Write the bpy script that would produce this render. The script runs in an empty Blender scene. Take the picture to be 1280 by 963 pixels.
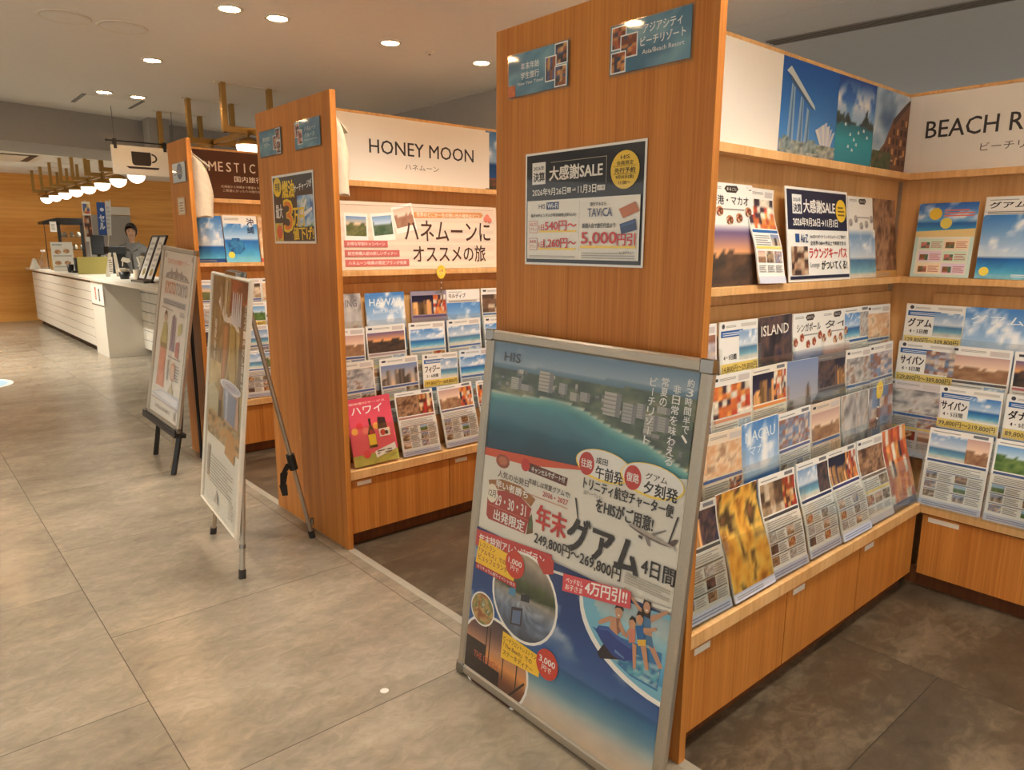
import bpy, bmesh, math, random
import numpy as np
from mathutils import Matrix, Vector

# ------------------------------------------------------------------ camera, world, exposure
SC = bpy.context.scene
COL = SC.collection
F_PX, PITCH, ROLL, YAW, EYE = 899.36, 0.19426, -0.00424, 0.85585, 1.30262
def set_camera():
    fw = Vector((math.cos(YAW)*math.cos(PITCH), math.sin(YAW)*math.cos(PITCH), -math.sin(PITCH)))
    r = Vector((math.sin(YAW), -math.cos(YAW), 0)); d = fw.cross(r)
    c, s = math.cos(ROLL), math.sin(ROLL)
    r2 = c*r + s*d; d2 = -s*r + c*d
    m = Matrix((r2, -d2, -fw)).transposed().to_4x4()
    m.translation = Vector((0, 0, EYE))
    cd = bpy.data.cameras.new('camera'); co = bpy.data.objects.new('camera', cd); COL.objects.link(co)
    co.matrix_world = m
    cd.sensor_fit = 'HORIZONTAL'; cd.sensor_width = 36.0; cd.lens = F_PX/1280*36.0
    cd.shift_x = (640-639.4)/1280; cd.shift_y = (483.79-481.5)/1280
    cd.clip_start = .02; cd.clip_end = 100
    SC.camera = co
set_camera()
W = bpy.data.worlds.new('world'); SC.world = W; W.use_nodes = True
W.node_tree.nodes['Background'].inputs[0].default_value = (1.0, .96, .88, 1)
W.node_tree.nodes['Background'].inputs[1].default_value = 1.0
SC.view_settings.view_transform = 'Standard'; SC.view_settings.look = 'None'
SC.view_settings.gamma = 1.0; SC.view_settings.use_curve_mapping = False
SC.view_settings.exposure = 0.0
LAMP_COL = (1.0, .975, .89)
SPOT_W = 52.0

# ------------------------------------------------------------------ sizes of the shop (metres)
XP, TH = 1.3867, .0255            # face of the end panels, their thickness
PH = 1.889                        # panel height
ZC = 2.44                         # ceiling
Y1, Y2, Y3 = .9396, 2.671, 4.396  # aisle-side edges of the three partitions
PW, PW3 = .7294, .352
XB = 3.061                        # back of the bays
XI = XP + TH

# ------------------------------------------------------------------ helpers
MW = {}
def lin(c):
    c = np.asarray(c, float)/255.0
    return np.where(c <= .04045, c/12.92, ((c+.055)/1.055)**2.4)
def tag(o, label=None, cat=None, group=None, kind=None):
    if label: o['label'] = label
    if cat: o['category'] = cat
    if group: o['group'] = group
    if kind: o['kind'] = kind
    return o
def link(name, data, parent=None, m=None):
    o = bpy.data.objects.new(name, data); COL.objects.link(o)
    m = m or Matrix.Identity(4)
    if parent is not None:
        o.parent = parent; o.matrix_parent_inverse = MW[parent.name].inverted()
    o.matrix_basis = m; MW[o.name] = m
    return o
def thing(name, loc, label, cat, group=None):
    return tag(link(name, None, None, Matrix.Translation(loc)), label, cat, group)
def copy_tree(o, delta, parent=None):
    c = o.copy(); COL.objects.link(c)
    if parent is None:
        c.matrix_basis = Matrix.Translation(delta) @ o.matrix_basis; MW[c.name] = c.matrix_basis.copy()
    else:
        c.parent = parent; c.matrix_parent_inverse = o.matrix_parent_inverse.copy(); MW[c.name] = Matrix.Translation(delta) @ MW[o.name]
    for ch in o.children: copy_tree(ch, delta, c)
    return c

class MB:
    """collects geometry, links it as one mesh object"""
    def __init__(s): s.v, s.f, s.mi, s.sm = [], [], [], []
    def add(s, vs, fs, mi=0, smooth=False):
        b = len(s.v); s.v += [tuple(p) for p in vs]
        for f in fs: s.f.append([i+b for i in f]); s.mi.append(mi); s.sm.append(smooth)
        return s
    def box(s, x0, x1, y0, y1, z0, z1, mi=0):
        x0, x1 = sorted((x0, x1)); y0, y1 = sorted((y0, y1)); z0, z1 = sorted((z0, z1))
        vs = [(x0,y0,z0),(x1,y0,z0),(x1,y1,z0),(x0,y1,z0),(x0,y0,z1),(x1,y0,z1),(x1,y1,z1),(x0,y1,z1)]
        return s.add(vs, [(0,3,2,1),(4,5,6,7),(0,1,5,4),(1,2,6,5),(2,3,7,6),(3,0,4,7)], mi)
    def prism(s, prof, axis, a, b, mi=0):
        """prof: 2-D outline; axis x: (y,z), y: (x,z), z: (x,y)"""
        def P(p, t): return (t,p[0],p[1]) if axis == 'x' else (p[0],t,p[1]) if axis == 'y' else (p[0],p[1],t)
        n = len(prof); vs = [P(p,a) for p in prof]+[P(p,b) for p in prof]
        fs = [tuple(range(n))[::-1], tuple(range(n,2*n))]+[(i,(i+1)%n,n+(i+1)%n,n+i) for i in range(n)]
        return s.add(vs, fs, mi)
    def tube(s, pts, r, n=10, mi=0, r2=None, smooth=True):
        pts = [Vector(p) for p in pts]; N = len(pts); rings = []; up = None
        for i, p in enumerate(pts):
            d = (pts[min(i+1,N-1)]-pts[max(i-1,0)]).normalized()
            if up is None: up = Vector((0,0,1)) if abs(d.z) < .9 else Vector((1,0,0))
            a = d.cross(up).normalized(); b = d.cross(a).normalized(); up = -b if False else up
            rr = r if r2 is None else r+(r2-r)*i/max(1,N-1)
            rings.append([p+rr*(math.cos(2*math.pi*k/n)*a+math.sin(2*math.pi*k/n)*b) for k in range(n)])
        vs = [q for R in rings for q in R]; fs = []
        for i in range(N-1):
            for k in range(n): fs.append((i*n+k, i*n+(k+1)%n, (i+1)*n+(k+1)%n, (i+1)*n+k))
        s.add(vs, fs, mi, smooth)
        return s.add(rings[0], [tuple(range(n))[::-1]], mi).add(rings[-1], [tuple(range(n))], mi)
    def lathe(s, prof, c=(0,0,0), n=24, mi=0, smooth=True):
        """prof: (radius, z)"""
        vs = []; fs = []
        for r, z in prof:
            for k in range(n): vs.append((c[0]+r*math.cos(2*math.pi*k/n), c[1]+r*math.sin(2*math.pi*k/n), c[2]+z))
        for i in range(len(prof)-1):
            for k in range(n): fs.append((i*n+k, i*n+(k+1)%n, (i+1)*n+(k+1)%n, (i+1)*n+k))
        s.add(vs, fs, mi, smooth)
        if prof[0][0] > 1e-6: s.add(vs[:n], [tuple(range(n))[::-1]], mi)
        if prof[-1][0] > 1e-6: s.add(vs[-n:], [tuple(range(n))], mi)
        return s
    def build(s, name, mats, parent=None, m=None, bevel=0, local=False, subsurf=0):
        me = bpy.data.meshes.new(name); me.from_pydata(s.v, [], s.f)
        if not isinstance(mats, (list, tuple)): mats = [mats]
        for k in mats: me.materials.append(k)
        me.polygons.foreach_set('material_index', s.mi); me.polygons.foreach_set('use_smooth', s.sm)
        bm = bmesh.new(); bm.from_mesh(me); bmesh.ops.recalc_face_normals(bm, faces=bm.faces); bm.to_mesh(me); bm.free()
        me.update()
        o = link(name, me, parent, m)
        if bevel:
            b = o.modifiers.new('bevel', 'BEVEL'); b.width = bevel; b.segments = 2; b.limit_method = 'ANGLE'; b.angle_limit = math.radians(40)
        if subsurf:
            b = o.modifiers.new('sub', 'SUBSURF'); b.levels = subsurf; b.render_levels = subsurf
        return o

def frame_matrix(origin, e, u):
    """local x = along the face to the reader's right, y = up the face, z = out of the face"""
    e = Vector(e).normalized(); u = Vector(u).normalized(); n = e.cross(u)
    m = Matrix((e, u, n)).transposed().to_4x4(); m.translation = Vector(origin); return m

# ------------------------------------------------------------------ materials
def nodes(name):
    m = bpy.data.materials.new(name); m.use_nodes = True
    nt = m.node_tree; p = nt.nodes['Principled BSDF']
    return m, nt, p
def plain(name, c, rough=.5, metal=0.0, spec=.5, noise=.04, scale=40):
    m, nt, p = nodes(name)
    n = nt.nodes.new('ShaderNodeTexNoise'); n.inputs['Scale'].default_value = scale; n.inputs['Detail'].default_value = 3
    tc = nt.nodes.new('ShaderNodeTexCoord'); nt.links.new(tc.outputs['Object'], n.inputs['Vector'])
    r = nt.nodes.new('ShaderNodeValToRGB'); l = lin(c)
    r.color_ramp.elements[0].color = (*np.clip(l*(1-noise),0,1), 1); r.color_ramp.elements[1].color = (*np.clip(l*(1+noise),0,1), 1)
    r.color_ramp.elements[0].position = .3; r.color_ramp.elements[1].position = .7
    nt.links.new(n.outputs['Fac'], r.inputs[0]); nt.links.new(r.outputs[0], p.inputs['Base Color'])
    p.inputs['Roughness'].default_value = rough; p.inputs['Metallic'].default_value = metal
    p.inputs['Specular IOR Level'].default_value = spec
    return m
def emit(name, c, strength):
    m, nt, p = nodes(name)
    p.inputs['Base Color'].default_value = (*lin(c), 1)
    p.inputs['Emission Color'].default_value = (*lin(c), 1); p.inputs['Emission Strength'].default_value = strength
    return m
def wood(name, scale, c1, c2, rough=.42, loc=(0,0,0)):
    m, nt, p = nodes(name); N = nt.nodes.new; L = nt.links.new
    tc = N('ShaderNodeTexCoord'); mp = N('ShaderNodeMapping'); mp.inputs['Scale'].default_value = scale; mp.inputs['Location'].default_value = loc
    L(tc.outputs['Object'], mp.inputs[0])
    n1 = N('ShaderNodeTexNoise'); n1.inputs['Scale'].default_value = 1.0; n1.inputs['Detail'].default_value = 5; n1.inputs['Roughness'].default_value = .65
    L(mp.outputs[0], n1.inputs['Vector'])
    mp2 = N('ShaderNodeMapping'); mp2.inputs['Scale'].default_value = tuple(k*.14 for k in scale)
    L(tc.outputs['Object'], mp2.inputs[0])
    n2 = N('ShaderNodeTexNoise'); n2.inputs['Scale'].default_value = 1.0; n2.inputs['Detail'].default_value = 2
    L(mp2.outputs[0], n2.inputs['Vector'])
    a = N('ShaderNodeMath'); a.operation = 'MULTIPLY_ADD'; a.inputs[1].default_value = .55; L(n1.outputs['Fac'], a.inputs[0])
    b = N('ShaderNodeMath'); b.operation = 'MULTIPLY'; b.inputs[1].default_value = .45; L(n2.outputs['Fac'], b.inputs[0]); L(b.outputs[0], a.inputs[2])
    r = N('ShaderNodeValToRGB'); r.color_ramp.elements[0].position = .36; r.color_ramp.elements[1].position = .62
    r.color_ramp.elements[0].color = (*lin(c1), 1); r.color_ramp.elements[1].color = (*lin(c2), 1)
    L(a.outputs[0], r.inputs[0]); L(r.outputs[0], p.inputs['Base Color'])
    p.inputs['Roughness'].default_value = rough; p.inputs['Specular IOR Level'].default_value = .35
    bp = N('ShaderNodeBump'); bp.inputs['Strength'].default_value = .05; bp.inputs['Distance'].default_value = .001
    L(n1.outputs['Fac'], bp.inputs['Height']); L(bp.outputs[0], p.inputs['Normal'])
    return m
def tiles(name, cols, mortar, rough, org, size=.9, streak=(1.0, 1.0, 1.0), rot=.15):
    m, nt, p = nodes(name); N = nt.nodes.new; L = nt.links.new
    tc = N('ShaderNodeTexCoord'); sx = N('ShaderNodeSeparateXYZ'); L(tc.outputs['Object'], sx.inputs[0])
    cx = N('ShaderNodeCombineXYZ')
    for s_, d_, off in (('Y', 'X', org[1]), ('X', 'Y', org[0])):
        k = N('ShaderNodeMath'); k.operation = 'SUBTRACT'; k.inputs[1].default_value = off; L(sx.outputs[s_], k.inputs[0]); L(k.outputs[0], cx.inputs[d_])
    br = N('ShaderNodeTexBrick'); br.offset = .5; br.inputs['Scale'].default_value = 1.0
    br.inputs['Brick Width'].default_value = size; br.inputs['Row Height'].default_value = size; br.inputs['Mortar Size'].default_value = .0016; br.inputs['Mortar Smooth'].default_value = .2
    br.inputs['Color1'].default_value = (0,0,0,1); br.inputs['Color2'].default_value = (1,1,1,1); br.inputs['Mortar'].default_value = (.5,.5,.5,1)
    L(cx.outputs[0], br.inputs['Vector'])
    add = N('ShaderNodeVectorMath'); add.operation = 'MULTIPLY_ADD'; add.inputs[1].default_value = (7,3,5); L(br.outputs['Color'], add.inputs[0]); L(tc.outputs['Object'], add.inputs[2])
    mp = N('ShaderNodeMapping'); mp.inputs['Scale'].default_value = streak; mp.inputs['Rotation'].default_value = (0,0,rot); L(add.outputs[0], mp.inputs[0])
    n1 = N('ShaderNodeTexNoise'); n1.inputs['Scale'].default_value = 2.6; n1.inputs['Detail'].default_value = 13; n1.inputs['Roughness'].default_value = .62; n1.inputs['Distortion'].default_value = .3
    L(mp.outputs[0], n1.inputs['Vector'])
    n2 = N('ShaderNodeTexNoise'); n2.inputs['Scale'].default_value = 17; n2.inputs['Distortion'].default_value = 1.2; n2.inputs['Detail'].default_value = 11; n2.inputs['Roughness'].default_value = .7; L(mp.outputs[0], n2.inputs['Vector'])
    mx = N('ShaderNodeMath'); mx.operation = 'MULTIPLY_ADD'; mx.inputs[1].default_value = .42; L(n2.outputs['Fac'], mx.inputs[0])
    m2 = N('ShaderNodeMath'); m2.operation = 'MULTIPLY'; m2.inputs[1].default_value = .58; L(n1.outputs['Fac'], m2.inputs[0]); L(m2.outputs[0], mx.inputs[2])
    r = N('ShaderNodeValToRGB'); e = r.color_ramp.elements
    e[0].position = .33; e[0].color = (*lin(cols[0]),1); e[1].position = .67; e[1].color = (*lin(cols[2]),1)
    k = e.new(.5); k.color = (*lin(cols[1]),1)
    L(mx.outputs[0], r.inputs[0])
    mix = N('ShaderNodeMix'); mix.data_type = 'RGBA'; mix.inputs[7].default_value = (*lin(mortar),1)
    L(br.outputs['Fac'], mix.inputs[0]); L(r.outputs[0], mix.inputs[6]); L(mix.outputs[2], p.inputs['Base Color'])
    rr = N('ShaderNodeMapRange'); rr.inputs[3].default_value = rough-.07; rr.inputs[4].default_value = rough+.1; L(n2.outputs['Fac'], rr.inputs[0]); L(rr.outputs[0], p.inputs['Roughness'])
    p.inputs['Specular IOR Level'].default_value = .45
    bp = N('ShaderNodeBump'); bp.inputs['Strength'].default_value = .25; bp.inputs['Distance'].default_value = .002; bp.invert = True
    L(br.outputs['Fac'], bp.inputs['Height']); L(bp.outputs[0], p.inputs['Normal'])
    return m
def print_mat(name, rough, spec, coat=0):
    m, nt, p = nodes(name)
    a = nt.nodes.new('ShaderNodeAttribute'); a.attribute_name = 'Col'
    n = nt.nodes.new('ShaderNodeTexNoise'); n.inputs['Scale'].default_value = 900
    mix = nt.nodes.new('ShaderNodeMix'); mix.data_type = 'RGBA'; mix.blend_type = 'MULTIPLY'; mix.inputs[0].default_value = .06
    nt.links.new(a.outputs['Color'], mix.inputs[6]); nt.links.new(n.outputs['Fac'], mix.inputs[7])
    nt.links.new(mix.outputs[2], p.inputs['Base Color'])
    p.inputs['Roughness'].default_value = rough; p.inputs['Specular IOR Level'].default_value = spec
    p.inputs['Coat Weight'].default_value = coat; p.inputs['Coat Roughness'].default_value = .04
    return m
def clear_mat(name, tint=(1,1,1), gloss=.10):
    m, nt, p = nodes(name); N = nt.nodes.new; L = nt.links.new
    out = nt.nodes['Material Output']; nt.nodes.remove(p)
    t = N('ShaderNodeBsdfTransparent'); t.inputs[0].default_value = (*tint, 1)
    g = N('ShaderNodeBsdfGlossy'); g.inputs['Roughness'].default_value = .08
    lw = N('ShaderNodeLayerWeight'); lw.inputs[0].default_value = .5
    pw = N('ShaderNodeMath'); pw.operation = 'POWER'; pw.inputs[1].default_value = 4.0; L(lw.outputs['Facing'], pw.inputs[0])
    mx = N('ShaderNodeMath'); mx.operation = 'MULTIPLY_ADD'; mx.inputs[1].default_value = .45; mx.inputs[2].default_value = gloss*.3
    L(pw.outputs[0], mx.inputs[0])
    s = N('ShaderNodeMixShader'); L(mx.outputs[0], s.inputs[0]); L(t.outputs[0], s.inputs[1]); L(g.outputs[0], s.inputs[2]); L(s.outputs[0], out.inputs[0])
    return m

M = {}
M['wood'] = wood('oak_veneer_upright', (150, 150, 2.0), (172, 102, 40), (206, 136, 62))
M['wood_lit'] = wood('oak_lit_upright', (60, 60, 1.2), (206, 152, 92), (230, 182, 122))  # same oak lightened: direct lamp light is put into this colour
M['wood_shelf'] = wood('oak_lit_across', (70, 6, 6), (206, 152, 92), (232, 186, 128))  # shelf oak lightened too, light from above put into the colour
M['wood_shelf_lit_y'] = wood('oak_lit_across_back', (6, 70, 6), (206, 152, 92), (232, 186, 128))  # same light-brightened oak for the corner unit
M['plank'] = wood('orange_oak_planks', (1.2, 9, 26), (210, 140, 60), (238, 174, 90), .5)
M['kick'] = wood('dark_kick_board', (60, 60, 2), (92, 52, 24), (120, 70, 36), .5)
M['floor'] = tiles('greige_stone_tiles', ((114,104,89),(138,126,108),(162,149,129)), (86,77,65), .21, (.435-.9*6, 3.0-.9*14), .9, (.85, 1.35, 1))
M['floor_dark'] = tiles('brown_stone_tiles', ((54,44,33),(80,67,51),(124,107,85)), (50,42,32), .34, (1.41-.9*2, 2.9-.9*14), .9, (.85, 1.4, 1))
M['strip'] = plain('pale_floor_strip', (156,147,130), .35)
M['taupe'] = plain('taupe_paint', (118,104,88), .8)
M['strip2'] = plain('pale_sticker', (206,200,188), .4)
M['ceiling'] = plain('ceiling_paint', (233,229,222), .9, spec=.1, noise=.015)
M['grey_paint'] = plain('grey_paint', (164,158,150), .9, spec=.1, noise=.02)
M['white'] = plain('white_lacquer', (222,213,197), .35, noise=.01)
M['sign_white'] = plain('white_sign_board', (240,236,228), .5, noise=.008)
M['brown_sign'] = plain('brown_sign_board', (84,48,30), .45, noise=.03)
M['alu'] = plain('brushed_aluminium', (180,171,156), .42, .85, noise=.03, scale=200)
M['chrome'] = plain('chrome', (150,145,138), .24, 1.0)
M['brass'] = plain('brushed_brass', (170,134,74), .38, .75, noise=.03)
M['black'] = plain('black_plastic', (26,25,25), .4)
M['dark'] = plain('dark_rubber', (44,40,37), .6)
M['cable'] = plain('grey_metal', (120,116,110), .45, .8)
M['print'] = print_mat('printed_paper', .42, .35)
M['gloss'] = print_mat('laminated_print', .30, .4, .9)
M['pane'] = clear_mat('clear_cover', gloss=.12)
M['acrylic'] = clear_mat('clear_acrylic', (.97,.98,.97), .30)
M['glass'] = clear_mat('clear_glass', (.95,.96,.95), .2)
M['bag'] = plain('cream_cloth', (214,200,176), .8, spec=.2, noise=.05)
M['lamp'] = emit('warm_lamp', (255,236,206), 26)
M['globe'] = emit('warm_globe', (255,240,220), 3.0)
M['tape'] = plain('white_label_tape', (226,220,206), .4)
M['yellow'] = plain('yellow_tag', (232,200,60), .4)
# ------------------------------------------------------------------ printed matter
RNG = np.random.default_rng(7)
def vnoise(U, V, n, seed):
    g = np.random.default_rng(seed).random((n+2, n+2))
    x = np.clip(U,0,1)*n; y = np.clip(V,0,1)*n; i = np.minimum(x.astype(int), n); j = np.minimum(y.astype(int), n); a = x-i; b = y-j
    a = a*a*(3-2*a); b = b*b*(3-2*b)
    return g[j,i]*(1-a)*(1-b)+g[j,i+1]*a*(1-b)+g[j+1,i]*(1-a)*b+g[j+1,i+1]*a*b
def fbm(U, V, n, seed): return .5*vnoise(U,V,n,seed)+.3*vnoise(U,V,n*2,seed+1)+.2*vnoise(U,V,n*4,seed+2)
def ramp(t, stops):
    t = np.clip(t, 0, 1); xs = [s[0] for s in stops]; cs = np.array([s[1] for s in stops], float)
    return np.stack([np.interp(t, xs, cs[:,k]) for k in range(3)], -1)
def mixc(a, b, m): return a*(1-m[...,None])+b*m[...,None]
def P_sea(seed=0, hor=.55, deep=(30,96,160), shallow=(96,196,206), sand=(226,210,176), sky=((190,214,232),(64,128,196))):
    def f(U, V):
        c = ramp((V-hor)/(1-hor), [(0,sky[0]),(1,sky[1])])
        cl = np.clip((fbm(U,V,5,seed)-.52)*5, 0, 1)*np.clip((V-hor)*8,0,1); c = mixc(c, np.array((244,244,244.)), cl)
        s = ramp(V/hor, [(0,sand),(.18,sand),(.26,shallow),(.6,tuple(.5*np.array(shallow)+.5*np.array(deep))),(1,deep)])
        s = s*(.9+.2*fbm(U,V,9,seed+5))[...,None]
        return np.where((V < hor)[...,None], s, c)
    return f
def P_city(seed=0, sky=((226,190,150),(120,140,180)), wall=(120,104,92), lo=.25, hi=.8):
    def f(U, V):
        c = ramp(V, [(0,sky[0]),(1,sky[1])]); r = np.random.default_rng(seed)
        for k in range(16):
            x0 = r.random(); w = .03+.07*r.random(); h = lo+(hi-lo)*r.random(); col = np.array(wall)*(.55+.9*r.random())
            m = (abs(U-x0) < w) & (V < h); win = .8+.4*(((U*53).astype(int)+(V*41).astype(int)) % 2)
            c = np.where(m[...,None], np.clip(col*win[...,None],0,255), c)
        return c
    return f
def P_land(seed=0, sky=((232,200,160),(110,150,200)), g1=(58,74,42), g2=(150,140,90), hor=.6):
    def f(U, V):
        h = hor+.22*(fbm(U,U*0,5,seed)-.5); c = ramp((V-hor)/(1-hor), [(0,sky[0]),(1,sky[1])])
        g = ramp(fbm(U,V,7,seed+3)*1.3-.15, [(0,g1),(1,g2)]); return np.where((V < h)[...,None], g, c)
    return f
def P_mix(cols, n=6, seed=0):
    st = [(i/(len(cols)-1), c) for i, c in enumerate(cols)]
    def f(U, V): return ramp((fbm(U,V,n,seed)-.25)*2, st)
    return f
def P_mosaic(cols, nx=5, ny=7, seed=0):
    r = np.random.default_rng(seed); idx = r.integers(0, len(cols), (ny+1, nx+1)); cc = np.array(cols, float)
    def f(U, V):
        i = np.minimum((U*nx).astype(int), nx-1); j = np.minimum((V*ny).astype(int), ny-1)
        return cc[idx[j,i]]*(.72+.5*fbm(U,V,12,seed))[...,None]
    return f
_TXT = {}
def text_mesh(s, bold):
    key = s
    if key not in _TXT:
        c = bpy.data.curves.new('lettering', 'FONT'); c.body = s; c.size = 1; c.resolution_u = 2; c.offset = 0
        o = bpy.data.objects.new('lettering', c); COL.objects.link(o)
        dg = bpy.context.evaluated_depsgraph_get(); me = bpy.data.meshes.new_from_object(o.evaluated_get(dg))
        v = np.array([x.co[:2] for x in me.vertices]) if len(me.vertices) else np.zeros((0,2))
        f = [tuple(p.vertices) for p in me.polygons]
        bpy.data.objects.remove(o); bpy.data.curves.remove(c); bpy.data.meshes.remove(me)
        if len(v): v = (v-v.min(0))/np.maximum(v.max(0)-v.min(0), 1e-6)
        _TXT[key] = (v, f)
    return _TXT[key]
class Art:
    """a printed sheet: picture patches, flat shapes and lettering on a thin body"""
    def __init__(s, w, h, bg=(240,236,228), thick=.0012, strips=1, step=.00011):
        s.w, s.h, s.step, s.n = w, h, step, 0; s.strips = strips
        s.V, s.F, s.C, s.cnt = [], [], [], 0
        k = max(1, strips); vs = []; fs = []
        for j in range(k+1):
            y = h*j/k; vs += [(0,y,0),(w,y,0),(0,y,-thick),(w,y,-thick)]
        for j in range(k):
            a = 4*j; b = a+4; fs += [(a,a+1,b+1,b),(a+2,b+2,b+3,a+3),(a,b,b+2,a+2),(a+1,a+3,b+3,b+1)]
        fs += [(0,2,3,1),(4*k,4*k+1,4*k+3,4*k+2)]
        s._put(np.array(vs,float), fs, bg)
    def _put(s, v, f, col):
        col = np.asarray(col, float); col = np.tile(col, (len(v),1)) if col.ndim == 1 else col
        s.V.append(v); s.C.append(lin(np.clip(col,0,255))); s.F += [tuple(i+s.cnt for i in q) for q in f]; s.cnt += len(v)
    def _z(s): s.n += 1; return s.n*s.step
    def img(s, x0, y0, x1, y1, fn, nx=16, ny=16, mask=None):
        z = s._z(); u = np.linspace(0,1,nx+1); v = np.linspace(0,1,ny+1); U, Vv = np.meshgrid(u, v)
        c = fn(U, Vv).reshape(-1,3); X = x0+(x1-x0)*U; Y = y0+(y1-y0)*Vv
        p = np.stack([X,Y,np.full_like(X,z)],-1).reshape(-1,3); f = []
        for j in range(ny):
            for i in range(nx):
                if mask is not None and not mask(x0+(x1-x0)*(i+.5)/nx, y0+(y1-y0)*(j+.5)/ny): continue
                a = j*(nx+1)+i; f.append((a,a+1,a+nx+2,a+nx+1))
        s._put(p, f, c); return s
    def rect(s, x0, y0, x1, y1, c):
        z = s._z(); k = max(1, int(math.ceil(s.strips*(y1-y0)/s.h))) if s.strips > 1 else 1
        v = []; f = []
        for j in range(k+1): y = y0+(y1-y0)*j/k; v += [(x0,y,z),(x1,y,z)]
        for j in range(k): f.append((2*j,2*j+1,2*j+3,2*j+2))
        s._put(np.array(v,float), f, c); return s
    def poly(s, pts, c):
        z = s._z(); s._put(np.array([(p[0],p[1],z) for p in pts],float), [tuple(range(len(pts)))], c); return s
    def disc(s, cx, cy, r, c, ry=None, n=28):
        ry = ry or r; return s.poly([(cx+r*math.cos(2*math.pi*k/n), cy+ry*math.sin(2*math.pi*k/n)) for k in range(n)], c)
    def disc_img(s, cx, cy, r, fn, ry=None, n=26, rim=None, rw=.008):
        ry = ry or r
        if rim is not None: s.disc(cx, cy, r+rw, rim, ry+rw)
        z = s._z(); R = np.linspace(0,1,9); A = np.linspace(0,2*np.pi,n,endpoint=False); v = []; f = []
        for q in R:
            for a in A: v.append((q*math.cos(a), q*math.sin(a)))
        v = np.array(v); c = fn(.5+.5*v[:,0], .5+.5*v[:,1])
        p = np.stack([cx+r*v[:,0], cy+ry*v[:,1], np.full(len(v),z)],-1)
        for i in range(len(R)-1):
            for k in range(n): f.append((i*n+k,i*n+(k+1)%n,(i+1)*n+(k+1)%n,(i+1)*n+k))
        s._put(p, f, c); return s
    def text(s, t, x0, y0, x1, y1, c, bold=0, skew=0):
        if not t: return s
        v, f = text_mesh(t, bold)
        if len(v) == 0: return s
        z = s._z(); k = (y1-y0)*.028*bold
        for q, (dx, dy) in enumerate(((0,0),) if bold < .1 else ((-k,-k*.6),(k,-k*.6),(-k,k*.6),(k,k*.6))):
            p = np.zeros((len(v),3)); p[:,0] = x0+dx+(x1-x0)*v[:,0]; p[:,1] = y0+dy+(y1-y0)*v[:,1]+skew*v[:,0]; p[:,2] = z+q*s.step*.22
            s._put(p, f, c)
        return s
    def vtext(s, t, cx, ytop, ybot, c, bold=0, w=None):
        k = len(t); st = (ytop-ybot)/k; w = w or st*.86
        for i, ch in enumerate(t):
            a = ytop-(i+1)*st
            if ch == 'ー': s.rect(cx-w*.06, a+.1*st, cx+w*.06, a+.9*st, c)
            else: s.text(ch, cx-w/2, a+.07*st, cx+w/2, a+.93*st, c, bold)
        return s
    def lines(s, x0, y0, x1, y1, k, c, frac=.45):
        st = (y1-y0)/k
        for i in range(k):
            e = x1-(x1-x0)*(.45*((i*37) % 10)/10 if i % 3 == 2 else 0); s.n -= (1 if i else 0)
            s.rect(x0, y0+i*st, e, y0+(i+frac)*st, c)
        return s
    def build(s, name, mat, parent=None, m=None, bend=None):
        v = np.concatenate(s.V); c = np.concatenate(s.C)
        if bend is not None: v = bend(v)
        me = bpy.data.meshes.new(name); me.from_pydata(v.tolist(), [], s.F)
        at = me.color_attributes.new('Col', 'FLOAT_COLOR', 'POINT'); rgba = np.ones((len(v),4), np.float32); rgba[:,:3] = c
        at.data.foreach_set('color', rgba.ravel()); me.materials.append(mat); me.update()
        return link(name, me, parent, m)
# ------------------------------------------------------------------ setting
def structure(name, mb, mats, **k): return tag(mb.build(name, mats, **k), kind='structure')
structure('floor', MB().box(-5, XP-.002, -4, 14.9, -.08, 0), M['floor'])
structure('floor_cafe', MB().box(XP-.002, 9, 4.80, 14.9, -.08, 0), M['floor'])
structure('floor_bays', MB().box(XP+.03, 9, -4, 4.80, -.08, 0), M['floor_dark'])
structure('trim_1', MB().box(XP-.002, XP+.03, -4, 4.80, -.08, .0005), M['strip'])
structure('ceiling', MB().box(-5, 3.58, -4, 14.9, ZC, ZC+.1).box(3.588, 9, -4, 14.9, ZC, ZC+.1).box(3.57, 3.6, -4, 14.9, ZC+.03, ZC+.1), M['ceiling'])
structure('wall_far', MB().box(-5, 9, 14.73, 14.85, 0, ZC), M['plank'])
structure('wall_back', MB().box(XB+.06, XB+.16, -1.6, 4.75, 0, 1.876), M['white'])
structure('wall_storage', MB().box(3.62, 3.74, 3.6, 7.2, 1.2, ZC), M['grey_paint'])
# dropped beam across the aisle in front of the cafe, slightly skewed
def skew_beam():
    mb = MB(); a, b = (-5, 5.95), (9, 9.4); s = (b[1]-a[1])/(b[0]-a[0])
    f = lambda x: a[1]+s*(x-a[0])
    P = [(-5,f(-5)),(9,f(9)),(9,f(9)+.85),(-5,f(-5)+.85)]
    n = 4; vs = [(p[0],p[1],2.135) for p in P]+[(p[0],p[1],ZC) for p in P]
    mb.add(vs, [(0,1,2,3)[::-1],(4,5,6,7)]+[(i,(i+1)%n,n+(i+1)%n,n+i) for i in range(n)])
    return mb
structure('wall_beam', skew_beam(), M['grey_paint'])
structure('trim_2', MB().box(2.02, 2.20, 7.42, 7.60, 2.10, ZC), M['grey_paint'])

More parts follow.
